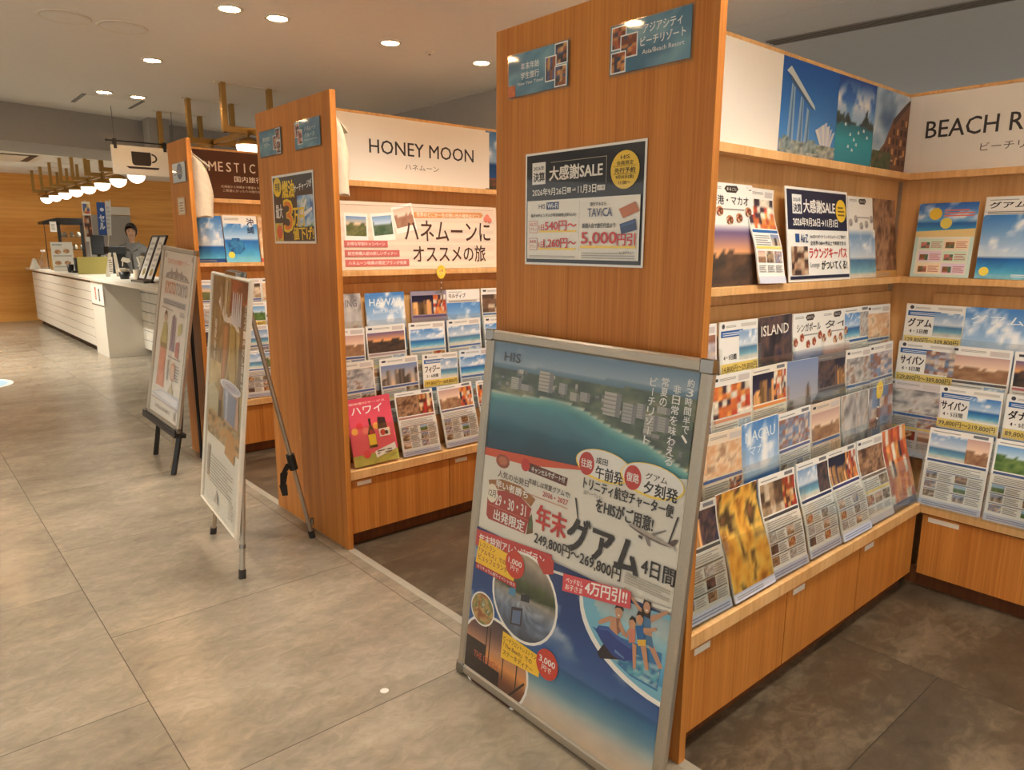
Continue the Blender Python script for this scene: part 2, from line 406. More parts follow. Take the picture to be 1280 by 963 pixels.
# ------------------------------------------------------------------ lamps of the shop
def make_downlight(loc, label, group, power=SPOT_W, size=1.95, glow=True):
    r = thing('downlight', loc, label, 'ceiling light', group); x, y, z = loc
    MB().lathe([(.047,.0),(.052,-.006),(.062,-.006),(.066,-.001),(.066,.001)], loc, 28).build('trim_ring', M['white'], r)
    MB().lathe([(0,-.0035),(.047,-.0035)], loc, 28).build('lamp_lens', M['lamp'] if glow else M['tape'], r)
    if glow:
        ld = bpy.data.lights.new('spot', 'SPOT'); ld.energy = power; ld.color = LAMP_COL; ld.spot_size = size; ld.spot_blend = .75; ld.shadow_soft_size = .045
        link('lamp_light', ld, r, Matrix.Translation((x, y, z-.012)))
    return r
ZL = ZC-.001
for x, y, t in ((1.455,3.80,'ceiling downlight over the magazine bay, largest looking of the row'),(1.694,3.79,'ceiling downlight over the magazine bay, second of the row'),
                (2.368,3.80,'ceiling downlight over the magazine bay, third of the row'),(3.043,3.81,'ceiling downlight over the magazine bay, beside the smoke detector, deepest in')):
    make_downlight((x,y,ZL), t, 'downlights in the ceiling')
make_downlight((1.459,5.149,ZL), 'small ceiling downlight between the round speakers and the access hatch', 'downlights in the ceiling')
make_downlight((1.461,6.446,ZL), 'lit ceiling downlight beside the access hatch, plain lens', 'downlights in the ceiling', 18)
make_downlight((1.703,6.471,ZL), 'dim ceiling downlight over the access hatch corner', 'downlights in the ceiling', 8)
for x, y, w in ((1.455,2.17,1.1),(1.694,2.17,1.1),(2.368,2.17,1.1),(3.043,2.17,1.0),(1.455,.53,.85),(1.694,.53,.9),(2.2,.35,1.2),(2.6,-.5,1.0)):
    make_downlight((x,y,ZL), 'recessed downlight above the rack bays, out of the picture', 'downlights above the near bays', SPOT_W*w)
for y, w in ((.2,.8),(1.0,.8),(2.63,.8),(3.62,3.2),(5.1,.9),(6.58,1.0)): make_downlight((-.35,y,ZL), 'unseen downlight added beyond the aisle to brighten floor and ceiling', 'downlights along the aisle', SPOT_W*w)
for x in (-2.0,-3.7):  # added grid of unseen lamps; its floor bounce lifts the ceiling
    for y in (-2.6,-.9,.9,2.6,4.4,6.4): make_downlight((x,y,ZL), 'unseen downlight added beyond the aisle to brighten floor and ceiling', 'downlights along the aisle', SPOT_W*1.9)
for x, y in ((-.2,-1.6),(1.5,-1.6),(.6,-3.2)): make_downlight((x,y,ZL), 'unseen downlight added beyond the aisle to brighten floor and ceiling', 'downlights along the aisle', SPOT_W*1.5)  # further unseen lamps added behind the camera for floor bounce
for x, y in ((-1.0,10.2),(.7,9.6),(.7,12.6),(-1.0,12.6),(3.1,10.4),(3.1,13.2),(.7,8.95)): make_downlight((x,y,ZL), 'unseen downlight added in the cafe ceiling to brighten the cafe', 'added downlights in the cafe ceiling', 330)  # unseen lamps added to brighten cafe floor, barista and far wall

def speaker(x, y, label):
    r = thing('ceiling_speaker', (x,y,ZL), label, 'speaker', 'round ceiling speakers')
    MB().lathe([(.105,0),(.118,-.004),(.125,-.002),(.126,.001)], (x,y,ZL), 40).build('rim', M['white'], r)
    MB().lathe([(0,-.006),(.06,-.005),(.105,-.002)], (x,y,ZL), 40).build('speaker_grille', M['ceiling'], r)
speaker(.871, 4.504, 'round flush ceiling speaker, darker, farther from the downlights')
speaker(1.141, 4.502, 'round flush ceiling speaker with a centre dot, nearer the downlights')
r = thing('smoke_detector', (2.654,3.82,ZL), 'tiny round detector on the ceiling between two downlights', 'smoke detector')
MB().lathe([(0,-.014),(.012,-.014),(.017,-.006),(.03,-.004),(.03,0)], (2.654,3.82,ZL), 20).build('housing', M['white'], r)
MB().lathe([(0,-.018),(.006,-.017),(.007,-.013)], (2.654,3.82,ZL), 12).build('sensor_tip', M['dark'], r)
r = thing('access_hatch', (1.57,6.83,ZL), 'square ceiling hatch with two dark slots', 'ceiling hatch')
MB().box(1.375,1.765,6.64,7.04,ZL-.003,ZL+.001).build('cover', M['ceiling'], r)
for x in (1.36, 1.78): MB().box(x-.014,x+.014,6.62,7.05,ZL-.004,ZL+.001).build('slot', M['cable'], r)
r = thing('linear_vent', (4.0,1.6,ZL), 'long slotted air vent in the ceiling over the corner bay', 'ceiling vent')
def vent_strip(x0, x1, mat, nm, dz):
    a, b = 2.36, .35; mb = MB()
    sk = lambda y: (2.36-y)*.10
    for u0, u1 in ((x0,x1),):
        vs = [(u0+sk(a),a,ZL-dz),(u1+sk(a),a,ZL-dz),(u1+sk(b),b,ZL-dz),(u0+sk(b),b,ZL-dz)]
        mb.add(vs+[(p[0],p[1],ZL+.001) for p in vs], [(3,2,1,0),(4,5,6,7),(0,1,5,4),(1,2,6,5),(2,3,7,6),(3,0,4,7)])
    mb.build(nm, mat, r)
vent_strip(3.93,4.05,M['grey_paint'],'vent_frame',.003)
for k in range(3): vent_strip(3.945+.034*k,3.957+.034*k,M['taupe'],'louvre',.006)
r = thing('air_conditioner', (1.3,11.7,ZL), 'white ceiling cassette with a dark slot above the cafe aisle', 'air conditioner')
MB().box(.80,1.82,11.2,12.3,ZL-.03,ZL+.001).build('panel_cover', M['white'], r, bevel=.006)
MB().box(.90,1.72,11.27,11.38,ZL-.034,ZL-.02).box(1.64,1.72,11.3,12.2,ZL-.034,ZL-.02).build('air_slot', M['black'], r)
MB().box(.98,1.58,11.42,12.1,ZL-.036,ZL-.02).build('intake_grille', M['white'], r)

def make_pendant(y, label, group):
    r = thing('pendant_lamp', (2.19,y,ZC), label, 'pendant lamp', group)
    for x in (2.015, 2.36): MB().box(x-.018,x+.018,y-.022,y+.022,2.10,ZC).build('post', M['brass'], r, bevel=.002)
    MB().box(2.0,2.378,y-.024,y+.024,2.10,2.145).build('crossbar', M['brass'], r, bevel=.002)
    MB().box(2.17,2.21,y-.024,y+.70,2.10,2.13).build('rail', M['brass'], r)
    MB().box(1.96,2.42,y-.02,y+.02,ZC-.006,ZC).build('ceiling_plate', M['white'], r)
    c = (2.18, y, 2.022); R = .089
    MB().lathe([(R,0)]+[(R*math.cos(a),R*.62*math.sin(a)) for a in np.linspace(.1,1.5,8)]+[(.012,R*.64),(.012,.10)], c, 28).build('dome_cap', M['brass'], r)
    MB().lathe([(0,-R)]+[(R*.985*math.cos(a),R*math.sin(a)) for a in np.linspace(-1.5,0,10)], c, 28).build('globe', M['globe'], r)
    return r
base = make_pendant(8.6, 'brass framed half globe pendant over the counter, first from the cup sign', 'globe pendants over the counter')
ords = ['second','third','fourth','fifth','sixth','seventh','eighth']
for k in range(1, 8):
    c = copy_tree(base, (0, .77*k, 0)); c['label'] = 'brass framed half globe pendant over the counter, %s from the cup sign' % ords[k-1]
for k, t in ((1,'brass framed globe pendant hidden behind the cup sign, its posts showing'),(2,'brass framed globe pendant between the cup sign and the brown sign'),(3,'brass framed globe pendant whose dome peeks over the brown sign')):
    c = copy_tree(base, (0, -8.6+{1:7.05,2:6.27,3:5.5}[k], 0)); c['label'] = t; c['group'] = 'globe pendants over the magazine bay'

# ------------------------------------------------------------------ wooden display units
TIERS = [(.235,1.085),(.198,.940),(.158,.791),(.100,.638)]     # (set-back, height) of the page tops, top row first
ALPHA = math.radians(11.5); PAGE_W, PAGE_H = .207, .295
def tier_frame(yr, t, x):
    d, z = TIERS[t]; a = ALPHA if t == 3 else math.radians(4.0); return frame_matrix((x, yr+d-PAGE_H*math.sin(a), z-PAGE_H*math.cos(a)), (1,0,0), (0,math.sin(a),math.cos(a)))
TIERX = [(.026,1.085),(.050,.940),(.078,.790),(.120,.632)]     # set-back from the back wall, corner unit
def tier_frame_x(t, y):
    d, z = TIERX[t]; a = math.radians(8.5 if t == 3 else 2.0); return frame_matrix((XB-d-PAGE_H*math.sin(a), y, z-PAGE_H*math.cos(a)), (0,-1,0), (math.sin(a),0,math.cos(a)))
def side_unit(yr, W, x1, seams, label, mirror=True):
    r = thing('display_unit', (XP, yr+W/2, 0), label, 'display shelf', 'wooden display units of the travel corner')
    MB().box(XP, XI, yr, yr+W, 0, PH).build('end_panel', M['wood'], r, bevel=.0012)
    yb = yr+.266; ye = yr+W-(.266 if mirror else 0)
    MB().box(XI, x1, yb+.01, ye, .0, 1.864).build('back_panel', M['wood_lit'], r)
    MB().box(XI, x1, yb-.002, ye, 1.864, 1.875).build('top_cap', M['wood_shelf'], r)
    if mirror: MB().prism([(yr+W-.003,0.06),(yr+W-.003,.346),(yr+W-.1,.346),(ye,1.1),(ye,.06)], 'x', XI, x1).build('far_side', M['wood'], r)
    MB().box(XI, x1, yr+.215, yb+.01, 1.553, 1.5775).build('upper_shelf', M['wood_shelf'], r, bevel=.001)
    MB().box(XI, x1, yr+.200, yb+.01, 1.166, 1.190).build('magazine_shelf', M['wood_shelf'], r, bevel=.001)
    MB().prism([(yr+.195,.346),(yr+.262,1.13),(yb+.01,1.13),(yb+.01,.346)], 'x', XI, x1).build('sloped_back', M['wood_lit'], r)
    MB().box(XI, x1, yr+.003, yr+.13, .308, .346).build('ledge', M['wood_shelf'], r, bevel=.0012)
    MB().box(XI, x1-.18, yr+.05, yr+.06, 0, .07).build('kick_board', M['kick'], r)
    MB().box(XI, x1-.18, yr+.032, yr+.05, .06, .308).build('carcass', M['kick'], r)
    for k in range(len(seams)-1):
        a, b = seams[k], seams[k+1]
        d = MB().box(a+.0025, b-.0025, yr+.013, yr+.032, .062, .302).build('door', M['wood'], r, bevel=.001)
        MB().box(a+.035, a+.105, yr+.0122, yr+.0135, .276, .294).build('label_tape', M['tape'], d)
    return r
side_unit(Y1, PW, XB+.004, [XI, 1.912, 2.40, 2.884], 'oak display partition closest to the viewer, bearing the black sale poster')
side_unit(Y2, PW, XB+.004, [XI, 1.94, 2.45, 2.95], 'oak display partition under the HONEY MOON sign')
side_unit(Y3, PW3, XB+.004, [XI, 1.94, 2.45, 2.95], 'narrow oak display partition under the brown sign', mirror=False)
# corner unit under the BEACH sign (faces the aisle)
r = thing('corner_display_unit', (2.95, 0, 0), 'oak corner display unit under the BEACH sign', 'display shelf', 'wooden display units of the travel corner')
XF = 2.885; YA = Y1; YZ = -1.3
MB().box(XB+.005, XB+.05, YZ, YA+.26, 0, 1.864).build('back_panel', M['wood_lit'], r)
MB().box(XB-.006, XB+.05, YZ, YA+.262, 1.864, 1.875).build('top_cap', M['wood_shelf_lit_y'], r)
MB().box(XB-.058, XB+.005, YZ, YA+.214, 1.553, 1.5775).build('upper_shelf', M['wood_shelf_lit_y'], r, bevel=.001)
MB().box(XB-.078, XB+.005, YZ, YA+.199, 1.166, 1.190).build('magazine_shelf', M['wood_shelf_lit_y'], r, bevel=.001)
MB().prism([(XB-.052,.346),(XB-.008,1.13),(XB+.005,1.13),(XB+.005,.346)], 'y', YZ, YA+.10).build('sloped_back', M['wood_lit'], r)
MB().box(XF+.003, XB, YZ, YA+.003, .308, .346).build('ledge', M['wood_shelf_lit_y'], r, bevel=.0012)
MB().box(XF+.05, XF+.06, YZ, YA+.05, 0, .07).build('kick_board', M['kick'], r)
MB().box(XF+.032, XF+.05, YZ, YA, .06, .308).build('carcass', M['kick'], r)
for a, b in ((YA-.004, YA-.60), (YA-.603, YA-1.2), (YA-1.203, YZ)):
    d = MB().box(XF+.013, XF+.032, a, b, .062, .302).build('door', M['wood'], r, bevel=.001)
    MB().box(XF+.0122, XF+.0135, a-.02, a-.125, .276, .294).build('label_tape', M['tape'], d)

# ------------------------------------------------------------------ signs above the racks
def sign_on(name, yr, x0, x1, label, mat):
    r = thing(name, ((x0+x1)/2, yr+.262, 1.5775), label, 'sign', 'header signs above the racks')
    MB().box(x0, x1, yr+.262, yr+.2755, 1.578, 1.8635).build('sign_board', mat, r)
    return r
def on_face_y(y, x0, z0): return frame_matrix((x0, y, z0), (1,0,0), (0,0,1))
def on_face_x(x, y0, z0): return frame_matrix((x, y0, z0), (0,-1,0), (0,0,1))
INK = (58,54,52)
r = sign_on('header_sign', Y2, XI+.002, 2.367, 'white header sign reading HONEY MOON', M['sign_white'])
a = Art(.9, .27, (240,236,228), .0004); a.text('HONEY MOON', .215+.0, .118, .80, .178, INK, .3); a.text('ハネムーン', .40, .058, .59, .084, (110,106,100))
a.build('lettering_sheet', M['print'], r, on_face_y(Y2+.2615, 1.49, 1.586))
p = Art(.45, .285, (60,110,160), .0135); p.img(0,0,.45,.285, P_sea(3,.5,(20,60,110),(40,90,150),(40,40,40),((150,180,210),(70,120,180))), 20, 16); p.img(0,0,.45,.06,P_mix([(30,30,26),(140,80,60),(40,50,40)],8,4),16,4)
p.build('mountain_photo', M['print'], r, on_face_y(Y2+.262, 2.369, 1.578))
r = sign_on('header_sign', Y3, XI+.002, XB-.01, 'brown header sign with white letters ending MESTIC', M['brown_sign'])
a = Art(1.2, .28, (84,48,30), .0004); wht = (236,226,212)

for k, (ch, wd) in enumerate(zip('DOMESTIC TRAVEL', (.034,.040,.046,.028,.030,.032,.007,.036,0,.032,.034,.042,.040,.028,.026))):
    if wd: a.text(ch, .082+.0495*k-wd/2, .163, .082+.0495*k+wd/2, .219, wht, .35)
a.text('国内旅行', .310, .104, .490, .140, wht, .2); a.text('北海道から沖縄まで豊富なラインナップ', .225, .066, .56, .082, (216,202,184)); a.text('ご希望にぴったりの旅行を探そう', .235, .042, .53, .058, (216,202,184))
a.build('lettering_sheet', M['print'], r, on_face_y(Y3+.2615, XI+.02, 1.580))
r = sign_on('header_sign', Y1, XI+.002, 2.1125, 'white header board beside the three city photos', M['sign_white'])
r['label'] = 'white header board with three travel photos of towers, bay and old hotel'
def art_towers():
    p = Art(.36, .285, (40,110,190), .0134); p.img(0,0,.36,.285, lambda U,V: ramp(V,[(0,(90,150,205)),(.25,(70,140,210)),(1,(22,84,168))]), 6, 10)
    for k, x in enumerate((.045,.105,.150)):
        p.poly([(x,.045),(x+.012-.002*k,.215-.03*k),(x+.034-.004*k,.205-.03*k),(x+.040-.004*k,.045)], (150,176,200)); p.poly([(x+.014,.045),(x+.020,.21-.03*k),(x+.026,.21-.03*k),(x+.028,.045)], (84,120,160))
    p.poly([(.020,.245),(.045,.262),(.205,.165),(.212,.152),(.19,.160),(.05,.235)], (196,204,208)); p.poly([(.045,.235),(.19,.158),(.195,.150),(.05,.225)], (92,100,110))
    for k in range(7):
        t = -.5+1.0*k/6; p.poly([(.290+.03*t,.03),(.290+.115*t-.012,.118-.05*abs(t)),(.290+.115*t+.006,.125-.05*abs(t)),(.302+.03*t,.03)], (214-20*(k % 2),216-20*(k % 2),214))
    p.img(0,0,.36,.05,P_mix([(60,74,80),(130,140,140),(190,190,180),(70,90,70)],9,3),26,5); p.img(.02,.02,.30,.07,P_mix([(40,80,60),(160,170,170),(110,130,140)],12,9),22,5, lambda x,y: y < .04+.025*math.sin(x*40)); return p
def art_bay():
    p = Art(.285, .285, (30,90,170), .0134); 
    def f(U,V):
        c = ramp((V-.5)/.5,[(0,(150,190,222)),(.5,(50,110,190)),(1,(16,60,140))]); cl = np.clip((fbm(U,V,4,21)-.47)*7,0,1)*np.clip(1-abs(V-.74)*4,0,1); c = mixc(c,np.array((244,240,236.)),cl)
        s = ramp(V/.5,[(0,(40,140,160)),(.6,(50,160,176)),(1,(40,110,130))]); c = np.where((V<.5)[...,None],s,c)
        h = .5+.16*np.clip(fbm(U,U*0,7,5)*2-.7,0,1)+.13*np.exp(-((U-.78)/.09)**2); isl = (V<h)&(V>.42+.1*fbm(U,U*0,6,8)); return np.where(isl[...,None],ramp(fbm(U,V,10,2),[(0,(30,42,40)),(1,(90,100,96))]),c)
    p.img(0,0,.285,.285,f,34,34)
    for x,y in ((.06,.13),(.10,.10),(.13,.085),(.15,.07),(.09,.06),(.20,.12),(.23,.10),(.12,.05),(.16,.11)): p.poly([(x,y),(x+.016,y),(x+.013,y+.010),(x+.004,y+.010)],(230,234,234))
    return p
def art_hotel():
    p = Art(.30, .285, (120,150,180), .0134); p.img(0,0,.30,.285, P_mix([(70,100,140),(150,176,200),(220,226,230)],3,14), 14, 14)
    p.poly([(.02,0),(.06,.07),(.10,.10),(.16,.19),(.26,.255),(.30,.275),(.30,0)], (120,76,54)); p.poly([(.16,.19),(.30,.275),(.30,.26),(.165,.165)], (70,44,36))
    for k in range(6):
        for j in range(5):
            x = .10+.033*k; y = .03+.036*j
            if y+.03 < .10+.75*(x-.10)+.02: p.rect(x,y,x+.016,y+.022,(66,40,34) if (k+j) % 3 else (206,150,92))
    for k in range(5): p.rect(.08+.04*k,.02+.01*k,.10+.04*k,.028+.01*k,(190,150,110))
    p.img(0,0,.16,.07,P_mix([(40,60,34),(70,84,50),(110,90,60)],9,6),12,6); return p
art_towers().build('tower_photo', M['print'], r, on_face_y(Y1+.262, 2.114, 1.578))
art_bay().build('bay_photo', M['print'], r, on_face_y(Y1+.262, 2.475, 1.578))
art_hotel().build('hotel_photo', M['print'], r, on_face_y(Y1+.262, 2.761, 1.578))
r = thing('header_sign', (XB, 0, 1.5775), 'white header sign starting with the word BEACH', 'sign', 'header signs above the racks')
MB().box(XB-.004, XB+.005, YZ, YA+.26, 1.578, 1.8635).build('sign_board', M['sign_white'], r)
a = Art(1.1, .27, (240,236,228), .0004); a.text('BEACH RESORT', .016, .120, .565, .182, INK, .35); a.text('ビーチリゾート', .205, .058, .46, .088, (90,84,78))
a.build('lettering_sheet', M['print'], r, on_face_x(XB-.0045, 1.150, 1.586))
# ------------------------------------------------------------------ posters on the end panels
def laminated(y0, z0, w, h, art, label, name='poster', cat='poster', group=None, tilt=0):
    """sheet behind a clear cover, flat on an end panel"""
    m = frame_matrix((XP-.0035, y0, z0), (0,-1,math.tan(tilt)), (0,math.tan(tilt),1))
    o = art.build(name, M['gloss'], None, m); return tag(o, label, cat, group)
def art_sale():
    a = Art(.422, .298, (238,236,230), .0014); Y = (240,200,70); R = (206,44,40)
    a.rect(.006,.006,.416,.292,(24,22,26))
    a.rect(.028,.215,.080,.272,(238,236,230)); a.text('2026年',.033,.251,.075,.263,INK,.5); a.text('決算',.033,.222,.077,.246,(30,28,30),1)
    a.text('大感謝SALE',.096,.222,.285,.258,(238,232,222),1); a.rect(.10,.268,.298,.2695,(170,160,140)); a.rect(.297,.205,.2985,.2695,(170,160,140))
    a.text('2026年9月26日',.030,.184,.160,.204,(232,228,220),.9); a.rect(.164,.188,.177,.201,(232,228,220)); a.text('土',.166,.190,.175,.199,(24,22,26)); a.text('⇒',.182,.188,.198,.200,(232,228,220)); a.text('11月3日',.203,.184,.266,.204,(232,228,220),.9); a.rect(.270,.188,.296,.201,(232,228,220)); a.text('火祝',.272,.190,.294,.199,(24,22,26))
    a.disc(.358,.232,.045,Y); a.text('HIS',.344,.257,.372,.266,(50,40,30),.6); a.text('会員限定',.332,.243,.384,.253,(50,40,30),.8); a.text('先行予約',.326,.224,.390,.237,(50,40,30),1); a.text('9月25日(金)',.330,.210,.386,.220,(50,40,30),.8); a.text('11:00〜',.340,.198,.376,.206,(50,40,30),.8)
    for y in (.240,.2215): a.rect(.322,y,.394,y+.0008,(50,40,30))
    W_ = (240,236,226); a.rect(.012,.016,.410,.172,W_); a.rect(.2105,.028,.2112,.166,(150,146,140))
    a.text('HIS',.058,.150,.083,.162,(40,44,60),.8); a.rect(.088,.147,.136,.166,(36,60,110)); a.text('Wi-Fi',.092,.150,.132,.163,(240,240,240),.9)
    a.text('海外WiFiレンタルが特別価格(送料込み)',.026,.126,.200,.137,(40,38,36),.5)
    for y, t1, t2, p in ((.086,'4G/LTE','プラン','540円〜'),(.040,'無制限','プラン','1,260円〜')):
        a.rect(.020,y,.054,y+.032,R); a.rect(.0212,y+.0012,.0528,y+.0308,W_); a.text(t1,.024,y+.018,.050,y+.027,R,.4); a.text(t2,.024,y+.005,.050,y+.014,R,.4)
        a.rect(.060,y+.001,.202,y+.006,(248,216,90)); a.text('1日',.060,y+.006,.080,y+.022,R,.7); a.text(p,.084 if p[0] == '5' else .080,y+.005,.202,y+.031,R,1)
    a.text('旅行するなら',.250,.150,.304,.160,(40,38,36),.5); a.text('TAViCA',.242,.124,.324,.145,(40,60,110),.3)
    a.text('新規入会で旅行代金より',.224,.096,.336,.108,(40,38,36),.7)
    a.rect(.218,.046,.402,.052,(248,216,90)); a.text('5,000',.222,.053,.340,.086,R,1.1); a.text('円引',.343,.053,.400,.082,R,1)
    a.poly([(.346,.140),(.396,.156),(.410,.134),(.360,.118)],(196,112,60)); a.poly([(.350,.104),(.398,.116),(.404,.090),(.356,.080)],(28,56,104)); a.poly([(.352,.1015),(.3975,.113),(.399,.107),(.353,.0955)],(60,90,140))
    a.lines(.024,.020,.200,.027,2,(170,166,158)); a.lines(.224,.020,.400,.038,3,(176,172,164)); a.text('※入会条件あり',.352,.032,.398,.039,(90,86,80)); return a
laminated(1.5375, 1.2505, .422, .298, art_sale(), 'black sale poster with yellow disc and red prices on the oak panel')
def art_card(kind):
    a = Art(.230, .108, (90,136,160), .0012); a.img(0,0,.230,.108, P_mix([(60,108,136),(92,140,164),(124,166,180)],3,30+kind), 12, 8)
    W_ = (236,240,238)
    if kind == 0:      # small photos on the right
        for x0,y0,x1,y1,s in ((.185,.058,.226,.104,1),(.150,.022,.186,.078,2),(.186,.004,.224,.050,3)):
            a.rect(x0-.003,y0-.003,x1+.003,y1+.003,W_); a.img(x0,y0,x1,y1,P_mosaic([(150,90,60),(80,90,130),(200,150,100),(60,60,70)],4,5,s),8,8)
        a.text('年末年始',.052,.064,.124,.082,W_,.4); a.text('学生旅行',.052,.040,.124,.058,W_,.4); a.text('New Year Travel',.040,.026,.140,.034,W_); a.img(0,0,.03,.03,P_mix([(220,120,60),(180,90,60)],3,5),3,3)
    elif kind == 1:
        for x0,y0,x1,y1,s in ((.006,.056,.046,.102,4),(.034,.034,.080,.080,5),(.006,.004,.046,.046,6)):
            a.rect(x0-.003,y0-.003,x1+.003,y1+.003,W_); a.img(x0,y0,x1,y1,P_mosaic([(120,60,40),(210,140,80),(60,60,80),(170,90,60)],4,5,s),8,8)
        a.text('アジアシティ',.098,.074,.206,.094,W_,.5); a.text('ビーチリゾート',.092,.048,.216,.068,W_,.5); a.text('Asia/Beach Resort',.098,.030,.214,.040,W_)
    elif kind == 2:
        for x0,y0,x1,y1,s in ((.180,.058,.222,.104,7),(.150,.022,.182,.076,8),(.184,.004,.224,.050,9)):
            a.rect(x0-.003,y0-.003,x1+.003,y1+.003,W_); a.img(x0,y0,x1,y1,P_mosaic([(190,130,110),(80,70,90),(220,180,150),(60,60,70)],4,5,s),8,8)
        a.text('国内旅行',.040,.062,.120,.080,W_,.4); a.text('ツアー',.052,.038,.112,.054,W_,.4)
    elif kind == 3:
        for x0,y0,x1,y1,s in ((.008,.050,.046,.100,11),(.030,.020,.070,.072,12)):
            a.rect(x0-.003,y0-.003,x1+.003,y1+.003,W_); a.img(x0,y0,x1,y1,P_mosaic([(190,120,110),(220,190,170),(90,60,70)],4,5,s),8,8)
        a.text('ハネムーン',.094,.064,.196,.082,W_,.4); a.text('クルーズ',.094,.040,.186,.056,W_,.4); a.text('Honeymoon/Cruise',.090,.024,.206,.033,W_)
    else:
        a.rect(0,0,.23,.108,(196,214,220)); a.disc_img(.13,.06,.05,P_mix([(60,110,160),(30,60,80)],4,3),.045); a.text('国内',.03,.04,.09,.07,(60,90,130),.5)
    return a
def clip_card(y0, z0, art, label, w=.230, h=.108, tilt=0):
    m = frame_matrix((XP-.006, y0, z0), (0,-1,0), (0,0,1))
    r = thing('panel_card', (XP-.003, y0-w/2, z0), label, 'sign card', 'blue category cards on the end panels')
    art.build('card', M['gloss'], r, m)
    MB().box(-.006,w+.006,-.006,h+.004,-.0055,-.0015).build('clear_holder', M['acrylic'], r, m)
clip_card(1.6082, 1.7035, art_card(0), 'blue card with photos at its end, on the panel with the sale poster')
clip_card(1.2360, 1.7030, art_card(1), 'blue card with photos at its start, on the panel with the sale poster')
clip_card(3.352, 1.6925, art_card(2), 'blue card on the second panel, lettering before the photos')
clip_card(2.982, 1.6925, art_card(3), 'blue card on the second panel, photos before the lettering')
clip_card(4.66, 1.655, art_card(4), 'pale blue card on the narrow panel by the cup sign')
def art_fuel():
    a = Art(.412, .296, (238,236,230), .0014); Y = (246,206,40); K = (26,24,28); B = (40,90,170)
    a.rect(.01,.01,.402,.286,K); a.disc(.055,.245,.042,Y); a.text('早得',.030,.225,.080,.262,K,.8)
    a.text('燃油',.105,.196,.225,.268,Y,1.2); a.text('サーチャージが',.225,.212,.395,.244,(238,236,230),.6,.02)
    a.img(.25,.07,.402,.20,P_mix([(40,100,180),(110,170,220),(220,230,236),(60,120,60)],4,8),14,12); a.poly([(.27,.13),(.33,.185),(.345,.18),(.31,.13),(.39,.15),(.392,.138),(.30,.105)],(236,238,240))
    a.text('3',.11,.050,.205,.188,Y,1.2); a.text('3',.117,.058,.198,.180,(232,120,30),.2); a.text('万円',.210,.075,.312,.150,Y,1.2); a.text('最大',.030,.110,.100,.170,(238,236,230),.8)
    a.text('値下げ!',.200,.016,.395,.070,Y,1.1); a.img(.01,.01,.10,.09,P_mix([(230,120,40),(240,200,60),(60,120,190)],4,3),8,8); a.disc(.06,.05,.03,(230,90,50)); return a
laminated(3.2465, 1.3065, .412, .296, art_fuel(), 'black poster with big yellow lettering on the second oak panel')
a = Art(.13,.10,(222,206,176),.001); a.rect(.02,.01,.11,.09,(236,230,218)); a.lines(.03,.02,.10,.08,4,(150,140,124)); laminated(4.62, 1.47, .13, .115, a, 'small framed note on the narrow panel under the card', 'note_card', 'note')

# ------------------------------------------------------------------ aluminium poster stand in the foreground
GW, GH = .775, 1.062
def snap_frame(w, h, fw_, root, m, mat, depth=.022, corner=True, name='frame'):
    mb = MB(); b = fw_; prof = [(0,0),(0,.012),(.006,.018),(b-.006,.018),(b,.010),(b,0)]
    def bar(p0, p1, inward, L):
        pass
    P = [(0,0),(w,0),(w,h),(0,h)]; ring = []
    for off, z in prof:
        ring.append([(off,off,z),(w-off,off,z),(w-off,h-off,z),(off,h-off,z)])
    vs = [q for R in ring for q in R]; fs = []
    for i in range(len(prof)-1):
        for k in range(4): fs.append((i*4+k,i*4+(k+1)%4,(i+1)*4+(k+1)%4,(i+1)*4+k))
    mb.add(vs, fs); mb.box(.001,w-.001,.001,h-.001,-depth+.018,0)
    o = mb.build(name, mat, root, m, bevel=.0012)
    if corner:
        for x, y, sx, sy in ((0,0,1,1),(w,0,-1,1),(w,h,-1,-1),(0,h,1,-1)):
            L = b*1.05; pts = [(0,0),(L,0),(L,b*.9),(b*.9,L),(0,L)]
            cb = MB(); q = [(x+sx*p[0]-sx*.0015, y+sy*p[1]-sy*.0015) for p in pts]
            cb.prism(q, 'z', -.004, .0205); cb.build('corner_cap', M['chrome'], root, m, bevel=.003)
    return o
